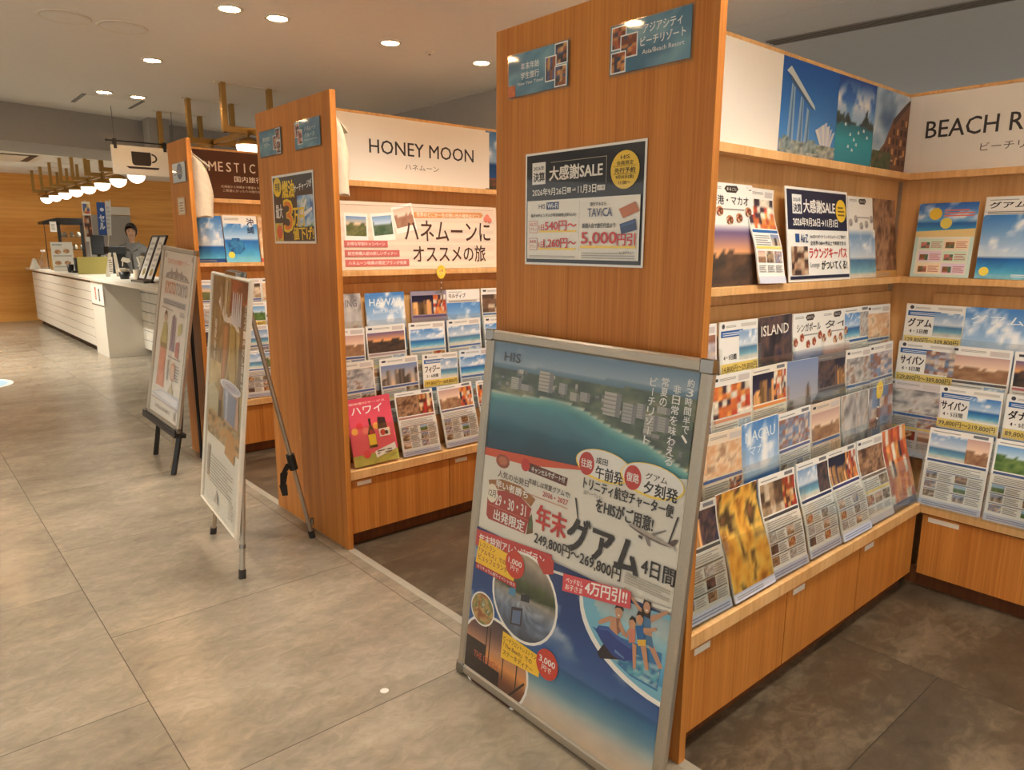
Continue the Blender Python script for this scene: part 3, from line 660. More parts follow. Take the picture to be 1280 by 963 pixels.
def art_guam():
    """coordinates: metres on the framed board"""
    a = Art(.735, 1.022, (236,232,222), .001, step=.00008); ox, oy = .02, .02
    def X(v): return v-ox
    def Y(v): return v-oy
    Wt = (240,238,232); R = (196,52,44); K = (40,36,36); Yl = (246,200,50)
    # aerial picture of a bay
    def aerial(U, V):
        x = U*.735+.02; y = .70+V*.34
        hor = .966+.018*U; coast = np.interp(x,[.02,.16,.29,.345,.41,.458,.494,.551,.615,.668,.742,.76],[.882,.888,.900,.897,.888,.875,.865,.854,.846,.828,.804,.798])
        sky = ramp((y-hor)/.06,[(0,(150,170,186)),(.5,(112,142,164)),(1,(80,116,146))]); sky = mixc(sky, np.array((190,200,206.)), np.clip((fbm(U,V,6,40)-.5)*4,0,1)*.6)
        far = ramp((y-hor+.02)/.02,[(0,(70,110,130)),(1,(110,140,156))])
        land = ramp(fbm(U,V,12,41),[(.2,(18,36,20)),(.5,(58,78,40)),(.8,(136,134,98))])
        d = np.clip((coast-y)/.16,0,1)
        sea = ramp(d,[(0,(206,206,180)),(.04,(120,176,166)),(.15,(50,132,138)),(.5,(26,98,116)),(1,(22,66,84))]); sea = sea*(.88+.24*fbm(U,V,10,44))[...,None]
        c = np.where((y > hor)[...,None], sky, np.where((y > hor-.014)[...,None], far, land)); return np.where((y < coast)[...,None], sea, c)
    a.img(0,.68,.735,1.022,aerial,96,54)
    rr = random.Random(5)
    zb = a.n
    for k in range(34):
        x = .05+.66*rr.random(); b = np.interp(x,[.02,.16,.29,.345,.41,.458,.494,.551,.615,.668,.742,.76],[.882,.888,.900,.897,.888,.875,.865,.854,.846,.828,.804,.798])+.008+.05*rr.random()**1.5; w = .008+.016*rr.random(); h = .006+.014*rr.random()
        col = rr.choice([(170,164,148),(140,136,126),(186,180,166),(110,112,108)]); a.n = zb+k*.1; a.rect(X(x),Y(b),X(x+w),Y(min(b+h,.962)),col)
        a.n = zb+k*.1+.05; a.rect(X(x),Y(b),X(x+w),Y(b+.35*h),tuple(int(.7*q) for q in col))
    for k, (x0,y0,x1,y1,sh) in enumerate(((.116,.903,.160,.936,1),(.155,.905,.205,.922,1),(.230,.914,.286,.968,0),(.309,.918,.340,.946,0),(.352,.906,.384,.928,0),(.388,.910,.422,.934,0),(.470,.890,.525,.948,0),(.532,.882,.574,.930,0),(.602,.877,.640,.914,0),(.636,.880,.672,.915,0),(.634,.922,.672,.938,0),(.575,.90,.60,.935,0))):
        a.n = zb+4+.1*k; a.rect(X(x0),Y(y0),X(x1),Y(y1),((184,178,164),(168,164,156))[k % 2]); a.n = zb+5+.1*k; a.rect(X(x1-.28*(x1-x0)),Y(y0),X(x1),Y(y1),(122,122,120))
        for j in range(5): a.n = zb+6+.1*k; a.rect(X(x0),Y(y0+(y1-y0)*(.10+.18*j)),X(x1),Y(y0+(y1-y0)*(.15+.18*j)),(128,126,120))
    a.n = zb+8
    for (x,t,y0,y1) in ((.718,'約3時間半で、',1.014,.866),(.684,'非日常を味わえる',.996,.806),(.650,'常夏の',1.008,.938),(.617,'ビーチリゾート',1.004,.842)): a.vtext(t,X(x),Y(y0),Y(y1),Wt,.5)
    a.text('HIS',X(.080),Y(.978),X(.150),Y(1.004),(34,38,42),.9)
    # slanted white band
    a.poly([(0,Y(.462)),(.735,Y(.487)),(.735,Y(.792)),(.44,Y(.745)),(0,Y(.712))],(226,222,210)); a.n += 1
    a.poly([(0,Y(.712)),(0,Y(.690)),(.20,Y(.700)),(.42,Y(.738)),(.42,Y(.745))],(214,84,48))
    a.poly([(X(.225),Y(.685)),(X(.375),Y(.680)),(X(.378),Y(.703)),(X(.228),Y(.710))],(96,42,30)); a.text('キャンセルサポート付',X(.238),Y(.687),X(.368),Y(.703),Wt,.4)
    a.disc(X(.115),Y(.688),.030,(150,74,44),.020); a.disc(X(.115),Y(.690),.020,(190,110,70),.012); a.disc(X(.212),Y(.700),.018,R)
    # red badge
    Q = lambda pts: [(X(q[0]),Y(q[1])) for q in pts]
    a.poly(Q([(.061,.586),(.064,.514),(.075,.505),(.237,.508),(.253,.585),(.207,.606),(.14,.606),(.09,.597)]),(170,56,44)); a.poly(Q([(.060,.620),(.068,.600),(.14,.606),(.21,.606),(.250,.590),(.265,.615),(.20,.636),(.12,.636)]),(160,104,50)); a.poly(Q([(.242,.508),(.268,.520),(.264,.548),(.256,.572),(.246,.556)]),(110,80,44)); a.poly(Q([(.250,.53),(.262,.53),(.256,.57)]),(70,110,60))
    a.text('人気の出発日',X(.100),Y(.640),X(.232),Y(.660),(90,60,40),.5); a.text('早い者勝ち',X(.094),Y(.607),X(.234),Y(.630),Wt,.9)
    a.disc(X(.082),Y(.585),.024,(236,226,206),.028); a.text('12月',X(.066),Y(.574),X(.098),Y(.596),K,.5); a.text('29・30・31',X(.100),Y(.556),X(.232),Y(.588),Wt,.5); a.rect(X(.068),Y(.5485),X(.246),Y(.550),(220,130,110)); a.text('出発限定',X(.098),Y(.511),X(.232),Y(.543),Wt,.8)
    a.text('年越しは常夏グアムで!',X(.232),Y(.652),X(.392),Y(.668),(80,64,50),.5); a.text('2026 ▸ 2027',X(.292),Y(.632),X(.388),Y(.646),R,.5); a.lines(X(.24),Y(.622),X(.39),Y(.628),1,(206,150,120))
    for cx_,t,cap,lx,rx in ((.439,'往路','午前発',.472,.562),(.590,'復路','夕刻発',.626,.722)):
        a.disc(X(cx_+.055),Y(.762),.094,(246,214,90),.040); a.disc(X(cx_+.055),Y(.764),.090,Wt,.036); a.disc(X(cx_),Y(.757),.026,R,.030); a.text(t,X(cx_-.019),Y(.746),X(cx_+.019),Y(.768),Wt,.6); a.text(cap,X(lx),Y(.728),X(rx),Y(.760),K,1)
    a.text('成田',X(.470),Y(.765),X(.508),Y(.782),K,.5); a.text('グアム',X(.628),Y(.764),X(.690),Y(.780),K,.5)
    a.text('トリニティ航空チャーター便',X(.436),Y(.692),X(.716),Y(.722),K,.9); a.text('(旧ティーウェイ)',X(.440),Y(.676),X(.500),Y(.688),K); a.text('をHISがご用意!',X(.486),Y(.644),X(.665),Y(.680),K,.9)
    a.poly([(X(.412),Y(.66)),(X(.418),Y(.66)),(X(.434),Y(.60)),(X(.431),Y(.60))],K); a.poly([(X(.728),Y(.70)),(X(.733),Y(.70)),(X(.715),Y(.63)),(X(.711),Y(.63))],K)
    a.text('年末',X(.278),Y(.540),X(.392),Y(.606),R,1.1); a.text('グアム',X(.400),Y(.520),X(.636),Y(.612),(36,32,34),1.4); a.text('4日間',X(.646),Y(.538),X(.742),Y(.578),(36,32,34),.9)
    a.text('249,800円〜269,800円',X(.278),Y(.494),X(.588),Y(.528),(44,40,40),.7)
    # aeroplane picture
    Q = lambda pts: [(X(q[0]),Y(q[1])) for q in pts]
    a.poly(Q([(.661,.640),(.702,.661),(.704,.659),(.674,.640)]),(128,122,116)); a.poly(Q([(.710,.632),(.730,.648),(.739,.648),(.728,.629)]),(84,62,58))
    a.poly(Q([(.593,.645),(.598,.648),(.606,.648),(.635,.642),(.675,.638),(.71,.633),(.736,.628),(.72,.625),(.692,.624),(.661,.626),(.633,.630),(.599,.639)]),(176,164,152))
    a.poly(Q([(.595,.643),(.599,.639),(.633,.630),(.661,.626),(.692,.624),(.720,.625),(.70,.6275),(.661,.631),(.633,.635)]),(112,100,92)); a.poly(Q([(.641,.634),(.660,.626),(.665,.610),(.657,.611)]),(140,128,122)); a.poly(Q([(.627,.627),(.640,.627),(.640,.619),(.628,.621)]),(70,58,54)); a.poly(Q([(.722,.628),(.736,.621),(.732,.629)]),(196,186,176))
    a.lines(X(.60),Y(.500),X(.735),Y(.530),5,(184,178,166))
    # lower sky and beach
    def sky(U, V):
        x = U*.735; y = V*.467; hz = .163+.035*U
        c = ramp((y-hz)/.30,[(0,(58,102,158)),(.15,(40,84,146)),(.6,(26,62,122)),(1,(24,52,104))]); cl = np.clip((fbm(U,V,6,60)-.56)*6,0,1)*np.clip((y-hz-.02)*14,0,1); c = mixc(c, np.array((196,202,210.)), cl*.7)
        t = (hz-y)/.20; s = ramp(t,[(0,(32,84,132)),(.12,(50,110,150)),(.35,(110,150,168)),(.5,(170,180,176)),(.62,(196,186,170)),(.8,(206,186,160)),(1,(196,172,144))]); s = s*(.93+.14*fbm(U,V,11,63))[...,None]
        return np.where((y < hz)[...,None], s, c)
    a.img(0,0,.735,.450,sky,64,44)
    a.poly([(0,Y(.410)),(X(.357),Y(.447)),(X(.352),Y(.486)),(X(.04),Y(.462)),(0,Y(.462))],(196,58,60)); a.poly([(X(.357),Y(.447)),(X(.44),Y(.456)),(X(.735),Y(.487)),(X(.755),Y(.490)),(X(.755),Y(.480)),(X(.36),Y(.44))],(226,222,210))
    a.text('年末特別アレンジプラン',X(.046),Y(.424),X(.326),Y(.452),Wt,.7,.022)
    def buffet(U, V):
        c = ramp(V,[(0,(70,80,96)),(.30,(112,126,150)),(.42,(150,156,164)),(.50,(170,164,150)),(.54,(62,74,46)),(.70,(96,110,70)),(.72,(120,110,100)),(.86,(170,160,146)),(1,(196,176,150))])
        st = .88+.2*((U*22).astype(int) % 2)*(V < .42); return c*(st*(.8+.4*fbm(U,V,14,33)))[...,None]
    a.disc_img(X(.260),Y(.330),.128,buffet,.121,rim=Wt,n=36)
    a.poly(Q([(.215,.236),(.262,.246),(.262,.300),(.215,.288)]),(60,54,62)); a.poly(Q([(.222,.242),(.256,.250),(.256,.290),(.222,.280)]),(96,116,150)); a.poly(Q([(.196,.318),(.226,.322),(.226,.345),(.200,.340)]),(80,140,180)); a.poly(Q([(.25,.318),(.285,.325),(.285,.345),(.25,.338)]),(40,44,54))
    a.poly(Q([(.300,.450),(.362,.474),(.366,.436),(.330,.424)]),(190,60,52))
    a.disc_img(X(.158),Y(.095),.148,lambda U,V: ramp(V,[(0,(54,32,26)),(.35,(120,70,44)),(.5,(226,150,80)),(.62,(196,140,104)),(.8,(110,80,76)),(1,(70,56,62))]),.125,rim=Wt)
    a.rect(X(.028),Y(.028),X(.19),Y(.075),(44,26,22)); a.rect(X(.03),Y(.075),X(.12),Y(.13),(52,34,30)); a.text('THE BEACH',X(.07),Y(.076),X(.18),Y(.096),(190,90,60),.5)
    for x in (.12,.136,.20,.26): a.rect(X(x),Y(.06),X(x+.004),Y(.19),(40,26,24))
    a.poly([(X(.235),Y(.03)),(X(.245),Y(.03)),(X(.30),Y(.09)),(X(.296),Y(.095))],(50,30,24))
    a.disc_img(X(.092),Y(.232),.050,P_mix([(150,90,50),(206,170,110),(90,110,60),(220,210,190)],6,70),.046,rim=Wt,rw=.005)
    a.poly([(X(.040),Y(.362)),(X(.215),Y(.362)),(X(.222),Y(.430)),(X(.050),Y(.438))],Yl); a.text('レストラン',X(.055),Y(.415),X(.125),Y(.430),(130,50,30),.4); a.text('「アルモス」での',X(.052),Y(.395),X(.175),Y(.411),(150,50,40),.6); a.text('ビュッフェランチ',X(.052),Y(.375),X(.185),Y(.392),(150,50,40),.6); a.poly([(X(.044),Y(.345)),(X(.228),Y(.345)),(X(.228),Y(.362)),(X(.044),Y(.362))],(186,50,50)); a.text('カリキュラム割りイベント付き',X(.05),Y(.348),X(.222),Y(.359),Wt,.3)
    a.disc(X(.214),Y(.412),.040,(206,60,44)); a.text('1,000',X(.186),Y(.408),X(.242),Y(.426),Wt,.8); a.text('円で',X(.198),Y(.392),X(.232),Y(.406),Wt,.5)
    a.poly([(X(.192),Y(.125)),(X(.352),Y(.138)),(X(.352),Y(.196)),(X(.192),Y(.205))],Yl); a.text('ビーチフロントレストラン',X(.198),Y(.180),X(.335),Y(.194),(110,60,30),.4); a.text('「The Beach」での',X(.200),Y(.160),X(.320),Y(.176),(110,60,30),.6); a.text('ステーキディナー',X(.200),Y(.138),X(.325),Y(.155),(110,60,30),.6)
    a.disc(X(.378),Y(.187),.042,(206,60,44)); a.text('3,000',X(.347),Y(.184),X(.408),Y(.204),Wt,.8); a.text('円で',X(.360),Y(.166),X(.396),Y(.181),Wt,.5)
    # family on a raft
    def pool(U,V): return ramp(V,[(0,(70,150,196)),(.35,(110,180,210)),(.6,(150,200,214)),(.75,(170,190,190)),(1,(150,170,180))])*(.9+.2*fbm(U,V,9,80))[...,None]
    z = a._z(); 
    pts = [(X(.478),Y(.430))]+[(X(.478+.277*(1-math.cos(t))),Y(.432-.168*math.sin(t))) for t in np.linspace(.1,1.57,12)]+[(X(.755),Y(.475))]
    a.poly([(p[0]-.010,p[1]-.012) for p in pts[:-1]]+[(X(.755),Y(.255)),(X(.755),Y(.475))],Wt); a.poly(pts,(120,184,208))
    a.img(X(.52),Y(.30),X(.755),Y(.46),pool,24,16,lambda x,y: (y > .28+.16*max(0,(.62-x)/.14)**1.3-.01))
    sk, sd, hr = (196,146,114), (150,100,76), (44,32,30)
    a.poly(Q([(.52,.355),(.735,.378),(.737,.340),(.735,.285),(.654,.285),(.60,.300),(.56,.335)]),(44,116,170)); a.img(X(.60),Y(.29),X(.735),Y(.345),P_mix([(40,110,160),(90,170,190),(170,206,210),(30,90,150)],7,77),14,7,lambda x,y: y > .012+.30-.02-.02*(x > .62)-.3*max(0,.66-x-.02))
    a.poly(Q([(.565,.331),(.627,.314),(.557,.286),(.546,.297)]),(40,30,44))
    a.poly(Q([(.690,.385),(.712,.385),(.742,.345),(.732,.339)]),sk); a.poly(Q([(.665,.448),(.692,.450),(.700,.41),(.712,.380),(.680,.380),(.672,.41)]),(70,120,160)); a.poly(Q([(.676,.418),(.700,.420),(.703,.405),(.680,.402)]),sk)
    a.poly(Q([(.665,.446),(.605,.488),(.611,.491),(.672,.454)]),sk); a.poly(Q([(.690,.449),(.734,.482),(.739,.476),(.696,.436)]),sk); a.poly(Q([(.668,.484),(.690,.484),(.692,.444),(.664,.444)]),hr); a.disc(X(.679),Y(.467),.0095,sk,.014); a.poly(Q([(.674,.462),(.684,.462),(.679,.457)]),(236,226,216))
    a.poly(Q([(.534,.351),(.541,.366),(.572,.376),(.611,.365),(.651,.358),(.658,.328),(.631,.312),(.596,.311),(.556,.331)]),(34,64,138)); a.poly(Q([(.541,.364),(.572,.375),(.611,.364),(.650,.357),(.648,.350),(.61,.355),(.572,.366),(.545,.357)]),(60,96,170)); a.poly(Q([(.60,.330),(.63,.322),(.632,.318),(.60,.322)]),(90,130,190))
    a.poly(Q([(.576,.404),(.605,.411),(.617,.389),(.602,.366),(.577,.374)]),sk); a.poly(Q([(.594,.406),(.605,.411),(.617,.389),(.604,.368),(.598,.385)]),sd); a.poly(Q([(.576,.406),(.545,.384),(.538,.373),(.546,.371),(.576,.392)]),sk); a.poly(Q([(.604,.408),(.628,.382),(.620,.371),(.604,.392)]),sk); a.disc(X(.600),Y(.425),.0115,sk,.0165); a.poly(Q([(.586,.428),(.590,.442),(.604,.446),(.614,.438),(.613,.430),(.604,.436),(.594,.434)]),hr); a.poly(Q([(.596,.419),(.606,.418),(.601,.414)]),(236,226,216))
    a.poly(Q([(.634,.398),(.655,.403),(.658,.372),(.640,.364)]),(206,130,110)); a.poly(Q([(.650,.368),(.663,.368),(.669,.312),(.661,.307)]),sk); a.poly(Q([(.634,.396),(.640,.398),(.634,.372),(.624,.372)]),sk); a.disc(X(.644),Y(.414),.0105,sk,.0145); a.poly(Q([(.633,.418),(.640,.432),(.652,.430),(.655,.418),(.644,.424)]),hr)
    a.poly(Q([(.654,.412),(.677,.422),(.686,.392),(.664,.380)]),(50,104,160)); a.poly(Q([(.664,.382),(.688,.392),(.690,.376),(.668,.368)]),(226,180,70)); a.poly(Q([(.675,.372),(.691,.378),(.706,.324),(.696,.321)]),sk); a.poly(Q([(.677,.416),(.712,.431),(.716,.426),(.680,.404)]),sk); a.disc(X(.664),Y(.434),.0105,sk,.0145); a.poly(Q([(.653,.437),(.658,.452),(.672,.450),(.675,.438),(.664,.444)]),hr)
    # pink flag
    a.poly([(X(.408),Y(.408)),(X(.634),Y(.446)),(X(.630),Y(.488)),(X(.406),Y(.455))],(214,84,92)); a.text('ベッドなし',X(.418),Y(.434),X(.478),Y(.449),Wt,.5,.008); a.text('お子さま',X(.418),Y(.416),X(.478),Y(.431),Wt,.5,.008); a.text('4万円引!!',X(.486),Y(.430),X(.620),Y(.464),Wt,1,.022)
    return a
def guam_stand():
    r = thing('leaning_poster', (1.23, 1.255, 0), 'large aluminium framed beach poster leaning against the oak end panel', 'framed poster')
    lean = .121; m = frame_matrix((1.2207, 1.6421, .004), (0,-1,.004), (math.sin(lean),0,math.cos(lean)))
    snap_frame(GW, GH, .032, r, m, M['alu'])
    s = art_guam().build('poster_sheet', M['print'], r, m @ Matrix.Translation((.02,.02,.0045)))
    MB().box(.03,GW-.03,.03,GH-.03,.0165,.0175).build('clear_cover', M['pane'], r, m)
guam_stand()
# ------------------------------------------------------------------ two easels in the aisle
def board_matrix(x, y, z, th, ph, rl):
    e = Vector((math.sin(th), -math.cos(th), 0)); n = Vector((math.cos(th), math.sin(th), 0)); u = math.cos(ph)*Vector((0,0,1))+math.sin(ph)*n
    e2 = math.cos(rl)*e+math.sin(rl)*u; u2 = -math.sin(rl)*e+math.cos(rl)*u
    return frame_matrix((x, y, z), e2, u2)
def art_barcode_free(): pass
def art_beer():
    a = Art(.534, .976, (226,222,208), .001, step=.0001)
    base = P_mix([(104,88,62),(150,128,84),(186,162,112),(158,152,116)],5,90)  # palette paled: washed-out reflection of the cover mixed into the print colours
    a.img(0,.25,.534,.976, lambda U,V: mixc(base(U,V), np.array((214,204,184.)), np.clip(.45-V,0,1)*.9), 26, 34)
    a.poly([(.0,.27),(.0,.33),(.534,.30),(.534,.25),(.0,.25)],(226,222,208))
    a.img(.25,.84,.534,.976,P_mix([(140,50,36),(180,90,60),(90,40,34)],4,92),10,8)
    a.poly([(.40,.52),(.534,.60),(.534,.90),(.43,.88)],(92,74,58)); a.vtext('グラス一杯のしあわせ',.478,.895,.56,(236,230,216),.5)
    a.img(.0,.62,.17,.976,P_mix([(124,102,72),(100,82,58),(150,128,90)],4,97),8,12)
    # goblet, stem and foot of the picture
    a.poly([(.09,.87),(.12,.90),(.20,.83),(.30,.83),(.41,.79),(.415,.775),(.30,.79),(.19,.80)],(222,210,196))
    for k in range(5): a.poly([(.29+.028*k,.80),(.30+.028*k,.93-.012*(k % 2)),(.312+.028*k,.93),(.318+.028*k,.80)],(206,204,206))
    a.poly([(.10,.93),(.13,.95),(.17,.85),(.15,.82)],(150,130,104)); a.poly([(.18,.82),(.20,.965),(.225,.965),(.215,.82)],(196,180,156)); a.poly([(.235,.82),(.25,.965),(.28,.965),(.27,.82)],(150,112,84))
    a.poly([(.175,.79),(.28,.80),(.265,.66),(.225,.52),(.20,.44),(.17,.44),(.185,.55)],(136,96,68)); a.poly([(.205,.78),(.245,.785),(.235,.66),(.21,.55),(.20,.55)],(170,110,74)); a.poly([(.16,.47),(.215,.47),(.21,.38),(.23,.36),(.165,.36),(.17,.40)],(62,48,34))
    a.poly([(.30,.80),(.36,.79),(.40,.60),(.34,.48),(.30,.60)],(158,132,74)); a.poly([(.0,.50),(.09,.53),(.17,.49),(.17,.40),(.0,.42)],(178,170,140))
    a.poly([(.26,.30),(.44,.30),(.47,.42),(.45,.55),(.36,.57),(.28,.50)],(196,160,140))
    a.disc(.335,.548,.150,(206,208,214),.024); a.disc(.335,.549,.128,(170,172,190),.018); a.text('Glass',.27,.543,.40,.556,(110,112,140),.5)
    a.poly([(.24,.535),(.43,.520),(.42,.40),(.26,.41)],(120,136,160)); a.poly([(.27,.53),(.31,.525),(.31,.41),(.285,.41)],(170,180,196))
    a.img(.02,.30,.534,.40,P_mix([(120,104,76),(176,160,130),(200,150,90),(90,80,60)],6,95),16,6); a.poly([(.30,.27),(.44,.255),(.45,.36),(.34,.38)],(190,140,84))
    a.vtext('春夏秋冬',.075,.80,.62,(226,222,208)); a.lines(.10,.100,.44,.225,9,(168,162,148),.35); a.rect(.04,.11,.075,.25,(196,182,168)); a.vtext('旅の記念に',.058,.245,.115,(130,110,100))
    a.poly([(.18,.03),(.22,.09),(.25,.03)],(186,180,166)); a.lines(.40,.03,.47,.11,9,(170,164,152),.4)
    return a
def easel_silver():
    m = board_matrix(.9735, 3.22, .193, -.09, .112, -.028)
    b = thing('standing_poster', (1.0,2.95,.19), 'slim white-edged poster of drinking glasses resting on the silver tripod', 'framed poster')
    snap_frame(.56, 1.002, .013, b, m, M['white'], .016, corner=False)
    art_beer().build('poster_sheet', M['print'], b, m @ Matrix.Translation((.013,.013,.004)))
    MB().box(.012,.548,.012,.99,.013,.0138).build('clear_cover', M['pane'], b, m)
    r = thing('tripod_easel', (1.06,2.95,0), 'silver tripod easel with black rubber feet and a black strap', 'easel')
    P = lambda x, y, z: m @ Vector((x, y, z))
    top = P(.28, .985, -.035)
    for f, lx in (((1.006,3.242,0),.12),((.937,2.706,0),.44)):
        f = Vector(f); q = P(lx, .30, -.030); d = (q-f).normalized()
        l = MB().tube([f+d*.02, q, q+(top-q)*.97], .0105, 12).build('leg', M['alu'], r)
        MB().tube([f, f+d*.035], .0145, 12).build('rubber_foot', M['dark'], l)
        MB().tube([f+d*.12, f+d*.135], .0125, 12).build('collar', M['chrome'], l)
    f = Vector((1.332,2.905,0)); d = (top-f).normalized()
    l = MB().tube([f+d*.02, top], .0095, 12).build('leg', M['alu'], r); MB().tube([f, f+d*.035], .0145, 12).build('rubber_foot', M['dark'], l)
    MB().tube([f+d*.055+Vector((.012,0,.01)), f+d*.075+Vector((.018,0,.018))], .008, 10).build('clamp_screw', M['chrome'], l)
    c = f+d*.38; MB().tube([c-d*.035, c+d*.035], .019, 12).build('strap', M['black'], r)
    mb = MB(); pts = [c+Vector((-.012,.0,-.005)), c+Vector((-.035,.01,-.045)), c+Vector((-.042,.012,-.10)), c+Vector((-.036,.01,-.150))]; w = Vector((.010,-.016,.004))
    for p, q in zip(pts[:-1], pts[1:]): mb.add([p-w,p+w,q+w*.7,q-w*.7,p-w+Vector((.004,.003,0)),p+w+Vector((.004,.003,0)),q+w*.7+Vector((.004,.003,0)),q-w*.7+Vector((.004,.003,0))],[(0,1,2,3),(7,6,5,4),(0,4,5,1),(1,5,6,2),(2,6,7,3),(3,7,4,0)])
    mb.build('strap_end', M['black'], r)
    MB().box(.17,.39,.985,1.022,-.022,-.012).box(.20,.36,1.0,1.018,-.014,.012).build('top_clip', M['chrome'], r, m, bevel=.003)
    for x in (.12,.44): MB().box(x-.015,x+.015,-.012,.012,-.02,-.003).build('poster_hook', M['alu'], r, m)
easel_silver()
def art_kimono():
    a = Art(.51, .966, (232,228,218), .001, step=.0001); K = (150,150,152); Rd = (206,128,110)
    a.text('日本文化体験ツアー',.07,.895,.42,.925,(222,130,110),.5); a.disc(.035,.94,.016,(190,180,176)); a.disc(.47,.94,.016,(190,180,176))
    a.poly([(.06,.815),(.07,.838),(.14,.85),(.15,.875),(.17,.85),(.22,.855),(.235,.885),(.25,.855),(.30,.85),(.32,.87),(.335,.848),(.40,.84),(.445,.818)],K); a.rect(.055,.808,.455,.815,K)
    for x in (.12,.19,.28,.36): a.rect(x,.816,x+.018,.836,(196,196,196))
    a.text('KYOTO',.075,.722,.245,.792,(206,120,84),.6); a.text('TOKYO',.255,.722,.44,.792,(140,150,160),.6); a.rect(.248,.715,.251,.80,K)
    a.rect(.06,.655,.44,.690,(176,180,184)); a.lines(.08,.662,.42,.686,2,(120,124,130)); a.poly([(.05,.64),(.24,.632),(.245,.626),(.05,.634)],K)
    # woman in kimono
    a.disc(.135,.588,.024,(70,58,52),.034); a.disc(.137,.578,.017,(222,190,160),.024); a.poly([(.11,.552),(.165,.552),(.19,.50),(.20,.40),(.16,.38),(.09,.38),(.075,.44)],(196,186,130)); a.poly([(.085,.43),(.19,.43),(.188,.40),(.09,.40)],(150,140,110))
    a.poly([(.09,.40),(.175,.40),(.21,.17),(.07,.17)],(218,150,130)); a.img(.088,.18,.19,.39,P_mix([(214,136,116),(226,170,150),(206,120,104)],4,3),5,8)
    # garments and items
    a.poly([(.245,.60),(.31,.60),(.325,.40),(.24,.40)],(160,150,164)); a.poly([(.268,.61),(.285,.61),(.282,.42),(.27,.42)],(110,104,120)); a.poly([(.35,.56),(.41,.58),(.42,.52),(.36,.50)],(196,190,140)); a.poly([(.345,.46),(.40,.47),(.40,.37),(.34,.38)],(200,140,140))
    a.rect(.235,.362,.44,.368,K); a.lines(.36,.61,.44,.64,3,K); a.disc(.335,.285,.042,(204,160,140),.055); a.disc(.335,.285,.030,(226,200,180),.04); a.rect(.24,.225,.265,.345,(176,176,172)); a.poly([(.28,.155),(.335,.225),(.38,.155)],(196,188,160)); a.rect(.24,.150,.43,.155,K); a.lines(.37,.24,.44,.34,6,(176,176,172))
    a.poly([(.02,.11),(.16,.155),(.49,.16),(.49,.075),(.20,.085)],(206,210,218)); a.poly([(.06,.12),(.2,.145),(.46,.14),(.46,.10),(.2,.11)],(232,234,238)); a.rect(.02,.085,.49,.092,(196,176,176))
    a.text('お申込みは店頭で',.10,.035,.36,.06,(150,140,136),.4); a.rect(.42,.02,.45,.07,(190,180,176)); return a
def easel_black():
    m = board_matrix(1.145, 4.73, .288, .035, .159, -.055)
    b = thing('standing_poster', (1.15,4.48,.28), 'aluminium framed kimono tour poster resting on the black easel', 'framed poster')
    snap_frame(.56, 1.02, .027, b, m, M['alu'])
    art_kimono().build('poster_sheet', M['print'], b, m @ Matrix.Translation((.025,.027,.0045)))
    MB().box(.026,.534,.026,.994,.0165,.0175).build('clear_cover', M['pane'], b, m)
    r = thing('tripod_easel', (1.2,4.5,0), 'black easel with a poster tray and square legs', 'easel')
    P = lambda x, y, z: m @ Vector((x, y, z)); top = P(.28, .97, -.03)
    for f, lx in (((1.172,4.769,0),.10),((1.129,4.258,0),.47)):
        f = Vector(f); q = P(lx, -.02, -.030); MB().tube([f, q, q+(top-q)*.97], .016, 4, smooth=False).build('leg', M['black'], r)
    f = Vector((1.365,4.50,0)); MB().tube([f, top], .010, 8).build('leg', M['black'], r)
    MB().box(-.02,.56,-.028,-.004,-.035,.03).box(-.02,.56,-.004,.010,.024,.03).build('tray', M['black'], r, m, bevel=.002)
    MB().tube([P(.34,-.03,-.02), P(.35,-.15,-.06), P(.36,-.288,-.03)], .0022, 6).build('chain', M['brass'], r)
easel_black()

# ------------------------------------------------------------------ brochures
PH_ = {
 'sea': lambda s: P_sea(s,.5,(60,104,146),(130,180,190),(214,204,186),((206,214,222),(120,156,196))), 'sea2': lambda s: P_sea(s,.42,(34,96,160),(110,180,204),(224,214,196),((200,216,230),(70,130,196))), 'cloud': lambda s: P_sea(s,.34,(24,90,160),(90,176,206),(130,190,206),((206,220,232),(60,124,192))), 'savanna': lambda s: P_mix([(150,90,40),(226,160,60),(236,190,90),(60,48,36),(196,120,70)],4,s), 'city': lambda s: P_city(s), 'night': lambda s: P_city(s,((70,60,90),(20,24,50)),(150,110,70)),
 'land': lambda s: P_land(s), 'dusk': lambda s: P_land(s,((240,170,110),(110,90,130)),(40,40,44),(110,80,60)), 'green': lambda s: P_land(s,((200,220,230),(110,160,210)),(44,80,40),(130,150,80)),
 'food': lambda s: P_mosaic([(150,70,40),(210,150,90),(90,50,40),(226,200,160),(170,50,40)],6,5,s), 'room': lambda s: P_mosaic([(120,90,70),(170,140,110),(90,70,56),(206,186,160)],5,4,s),
 'mosaic': lambda s: P_mosaic([(190,180,184),(140,130,140),(210,190,170),(120,140,170),(160,110,90)],6,8,s), 'grey': lambda s: P_mix([(120,116,116),(170,166,164),(206,202,196),(150,120,104)],5,s),
 'peach': lambda s: P_mix([(226,190,150),(214,160,116),(236,214,180),(170,130,100)],4,s), 'dark': lambda s: P_mix([(30,30,40),(60,54,60),(110,80,70),(40,44,70)],5,s), 'brown': lambda s: P_mix([(70,46,36),(130,90,64),(180,140,104),(96,66,54)],5,s),
 'fest': lambda s: P_mosaic([(190,70,50),(226,150,80),(70,50,60),(230,220,200),(210,110,60)],8,5,s), 'temple': lambda s: P_land(s,((240,210,180),(200,160,150)),(120,80,60),(190,150,110),.5) }
def THUMB(k): return PH_[('food','room','city','brown','grey','temple','mosaic','green','dark')[k*5 % 9]](k)
WHT, GRY = (238,234,226), (150,146,140)
